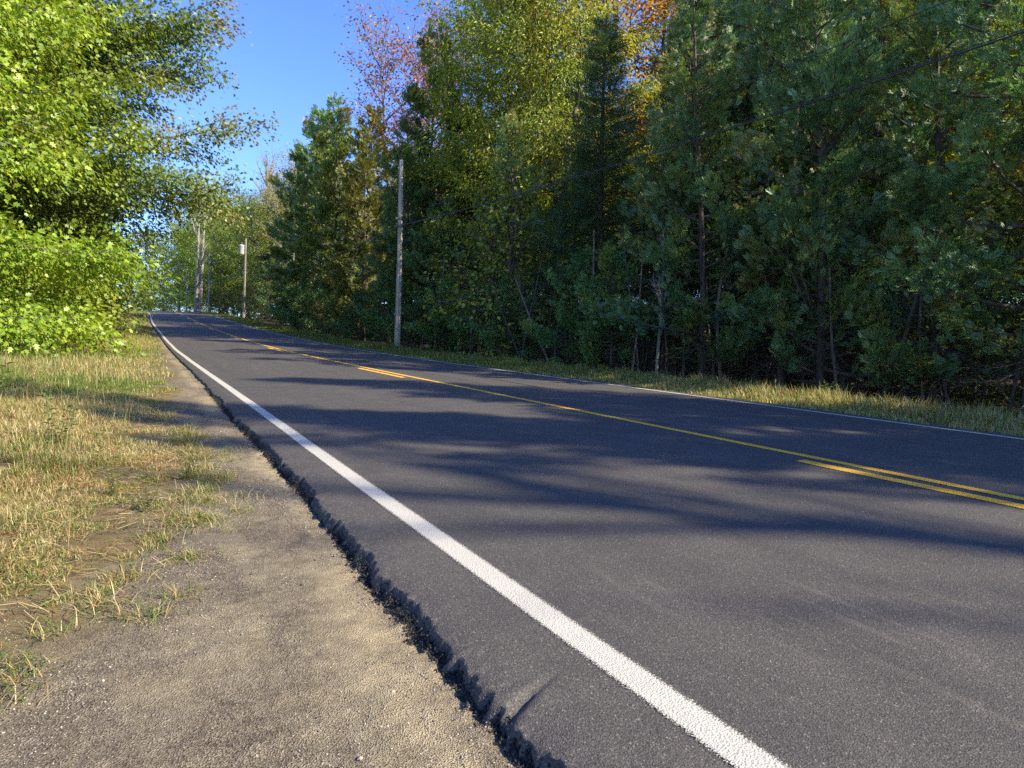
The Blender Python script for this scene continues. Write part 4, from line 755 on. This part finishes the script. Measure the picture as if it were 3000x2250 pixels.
# mown trash and fallen straw lying flat
n = 60000; s = 1.8+11*g.random(n)**1.1; l = te_(s)+.12-4.5*g.random(n); k = fbm(s*2, l*2, 3, 240) > .36; s, l = s[k], l[k]; n = len(s); x, y, _ = W(s, l); z = gfn(s, l)+.012+.03*g.random(n)*ss(0, .5, te_(s)-l)
a = g.random(n)*6.28; d = np.stack([np.cos(a), np.sin(a), g.normal(size=n)*.25], -1)
V, Fs, C = scatter(np.array([(0, -.02, 0), (1, -.012, 0), (1, .012, 0), (0, .02, 0)], float), [np.array([[0, 1, 2, 3]])], np.stack([x, y, z], -1), frames(d, np.tile([0, 0, 1.], (n, 1))+g.normal(size=(n, 3))*.3), .03+.08*g.random(n), gcol(g, s, l, .15, .3))
tag(link('straw', mk('straw', V, Fs, C), None, M_GRASS), 'flattened dead straw lying among the verge grass', 'straw', kind='stuff')
# shaded side verge
r0 = lambda s: 3.72+.06*np.sin(s*3)
wg2 = lambda s, l: np.clip(.45+.35*ss(8, 16, s)+.2*(fbm(s*.8, l, 2, 250)-.5), 0, .9); wr2 = lambda s, l: .08+0*s
h2 = lambda s, l, c: (.09+.24*ss(3.8, 5.6, l)*(.6+c))*(.7+.5*c)
parts = [field(g, 90000, 2, 20, .9, r0, 6.9, lambda s, l: .33+.2*(l < 3.9), h2, .0075, wg2, wr2, gz, .6), field(g, 80000, 18, 60, .9, r0, 6.8, lambda s, l: .33+0*s, h2, .008, wg2, wr2, gz, .6), field(g, 40000, 58, 150, .9, r0, 7.0, lambda s, l: .3+0*s, h2, .009, wg2, wr2, gz, .6)]
add_field('grass', parts, 'shaded roadside grass along the foot of the cedar wall')
def weed_mesh(seed, H, nst, leaf, pal, nl=16):
    g = rng(seed); T = []; lp = []; ld = []
    for i in range(nst):
        a = g.random()*6.28; st = curve((g.normal()*.03, g.normal()*.03, -.03), (math.cos(a)*.25, math.sin(a)*.25, 1), H*(.7+.4*g.random()), (0, 0, .2), 7, g, .06); T.append((st, np.linspace(.004, .0015, 7)))
        for j in range(nl):
            q, d = at_(st, .15+.85*j/nl); b = j*2.4; lp.append(q); ld.append((math.cos(b), math.sin(b), .45))
    lp = np.array(lp); ld = np.array(ld); n = len(lp); pal = np.array(pal); v, fs, c = scatter(*LONGLEAF, lp, frames(ld, np.tile([0, 0, 1.], (n, 1))+g.normal(size=(n, 3))*.2), leaf*(.6+.7*g.random(n)), pal[g.integers(0, len(pal), n)]*(.8+.4*g.random((n, 1))))
    tv, tf = tubes(T, 4); return mk('stem', tv, [tf]), mk('leaves', v, fs, c)
WD = [weed_mesh(301, .75, 5, .10, [(.10, .19, .05), (.15, .24, .06)]), weed_mesh(302, .5, 6, .055, [(.22, .25, .05), (.16, .21, .05)], 22), weed_mesh(303, .6, 4, .07, [(.05, .13, .05), (.07, .17, .06)], 14)]
def weed(i, s, l, sc, label, grp=None, tint=(1, 1, 1)):
    r = empty('weed', P(s, l), s*3.1, sc); tag(r, label, 'weed', grp); a = link('stem', WD[i][0], r, M_TWIG); b = link('foliage', WD[i][1], r, M_LEAF); b.color = (*tint, 1)
weed(0, 9.6, -6.1, 1.15, 'tall narrow-leaved green weed rising from the dry grass'); weed(2, 4.6, -5.55, .8, 'blue-green leafy weed in the tan grass at the picture edge', tint=(.9, 1, 1.2)); weed(0, 7.2, -5.2, .7, 'leafy weed in the shade band across the verge')
weed(1, 4.6, -4.55, .5, 'yellow-green upright weed in front of the rusty grass'); weed(1, 5.4, -4.3, .45, 'pair of yellow-green shoots at the edge of the sandy shoulder'); weed(1, 5.0, -4.75, .5, 'spiky pale weed beside the shade band')
wl = ((18, -8.6, 0), (18.6, -8.0, 0), (19.5, -8.9, 2), (17.4, -9.0, 2), (20.6, -8.3, 0), (21.5, -8.8, 0), (16.6, -8.4, 2), (22.4, -8.2, 0), (19.0, -7.7, 2), (23.6, -8.6, 0), (25, -8.5, 0), (20.0, -9.4, 0), (21.0, -9.6, 2), (18.2, -9.6, 0))
for i, (s, l, k) in enumerate(wl): weed(k, s, l, 1.2+.3*((i*37) % 5)/5, 'green leafy weed in the thicket below the first big maple', 'weeds in the thicket below the maples', (.9, 1, .8))
g = rng(19)
for i in range(34):
    weed((1, 0, 1, 2)[i % 4], 4.4+30*g.random()**1.4, 4.8+1.7*g.random(), .35+.35*g.random(), 'leafy weed among the grass at the foot of the cedars', 'weeds in the shaded verge', (1.2, 1.1, .8) if i % 3 else (1.3, .6, .5))
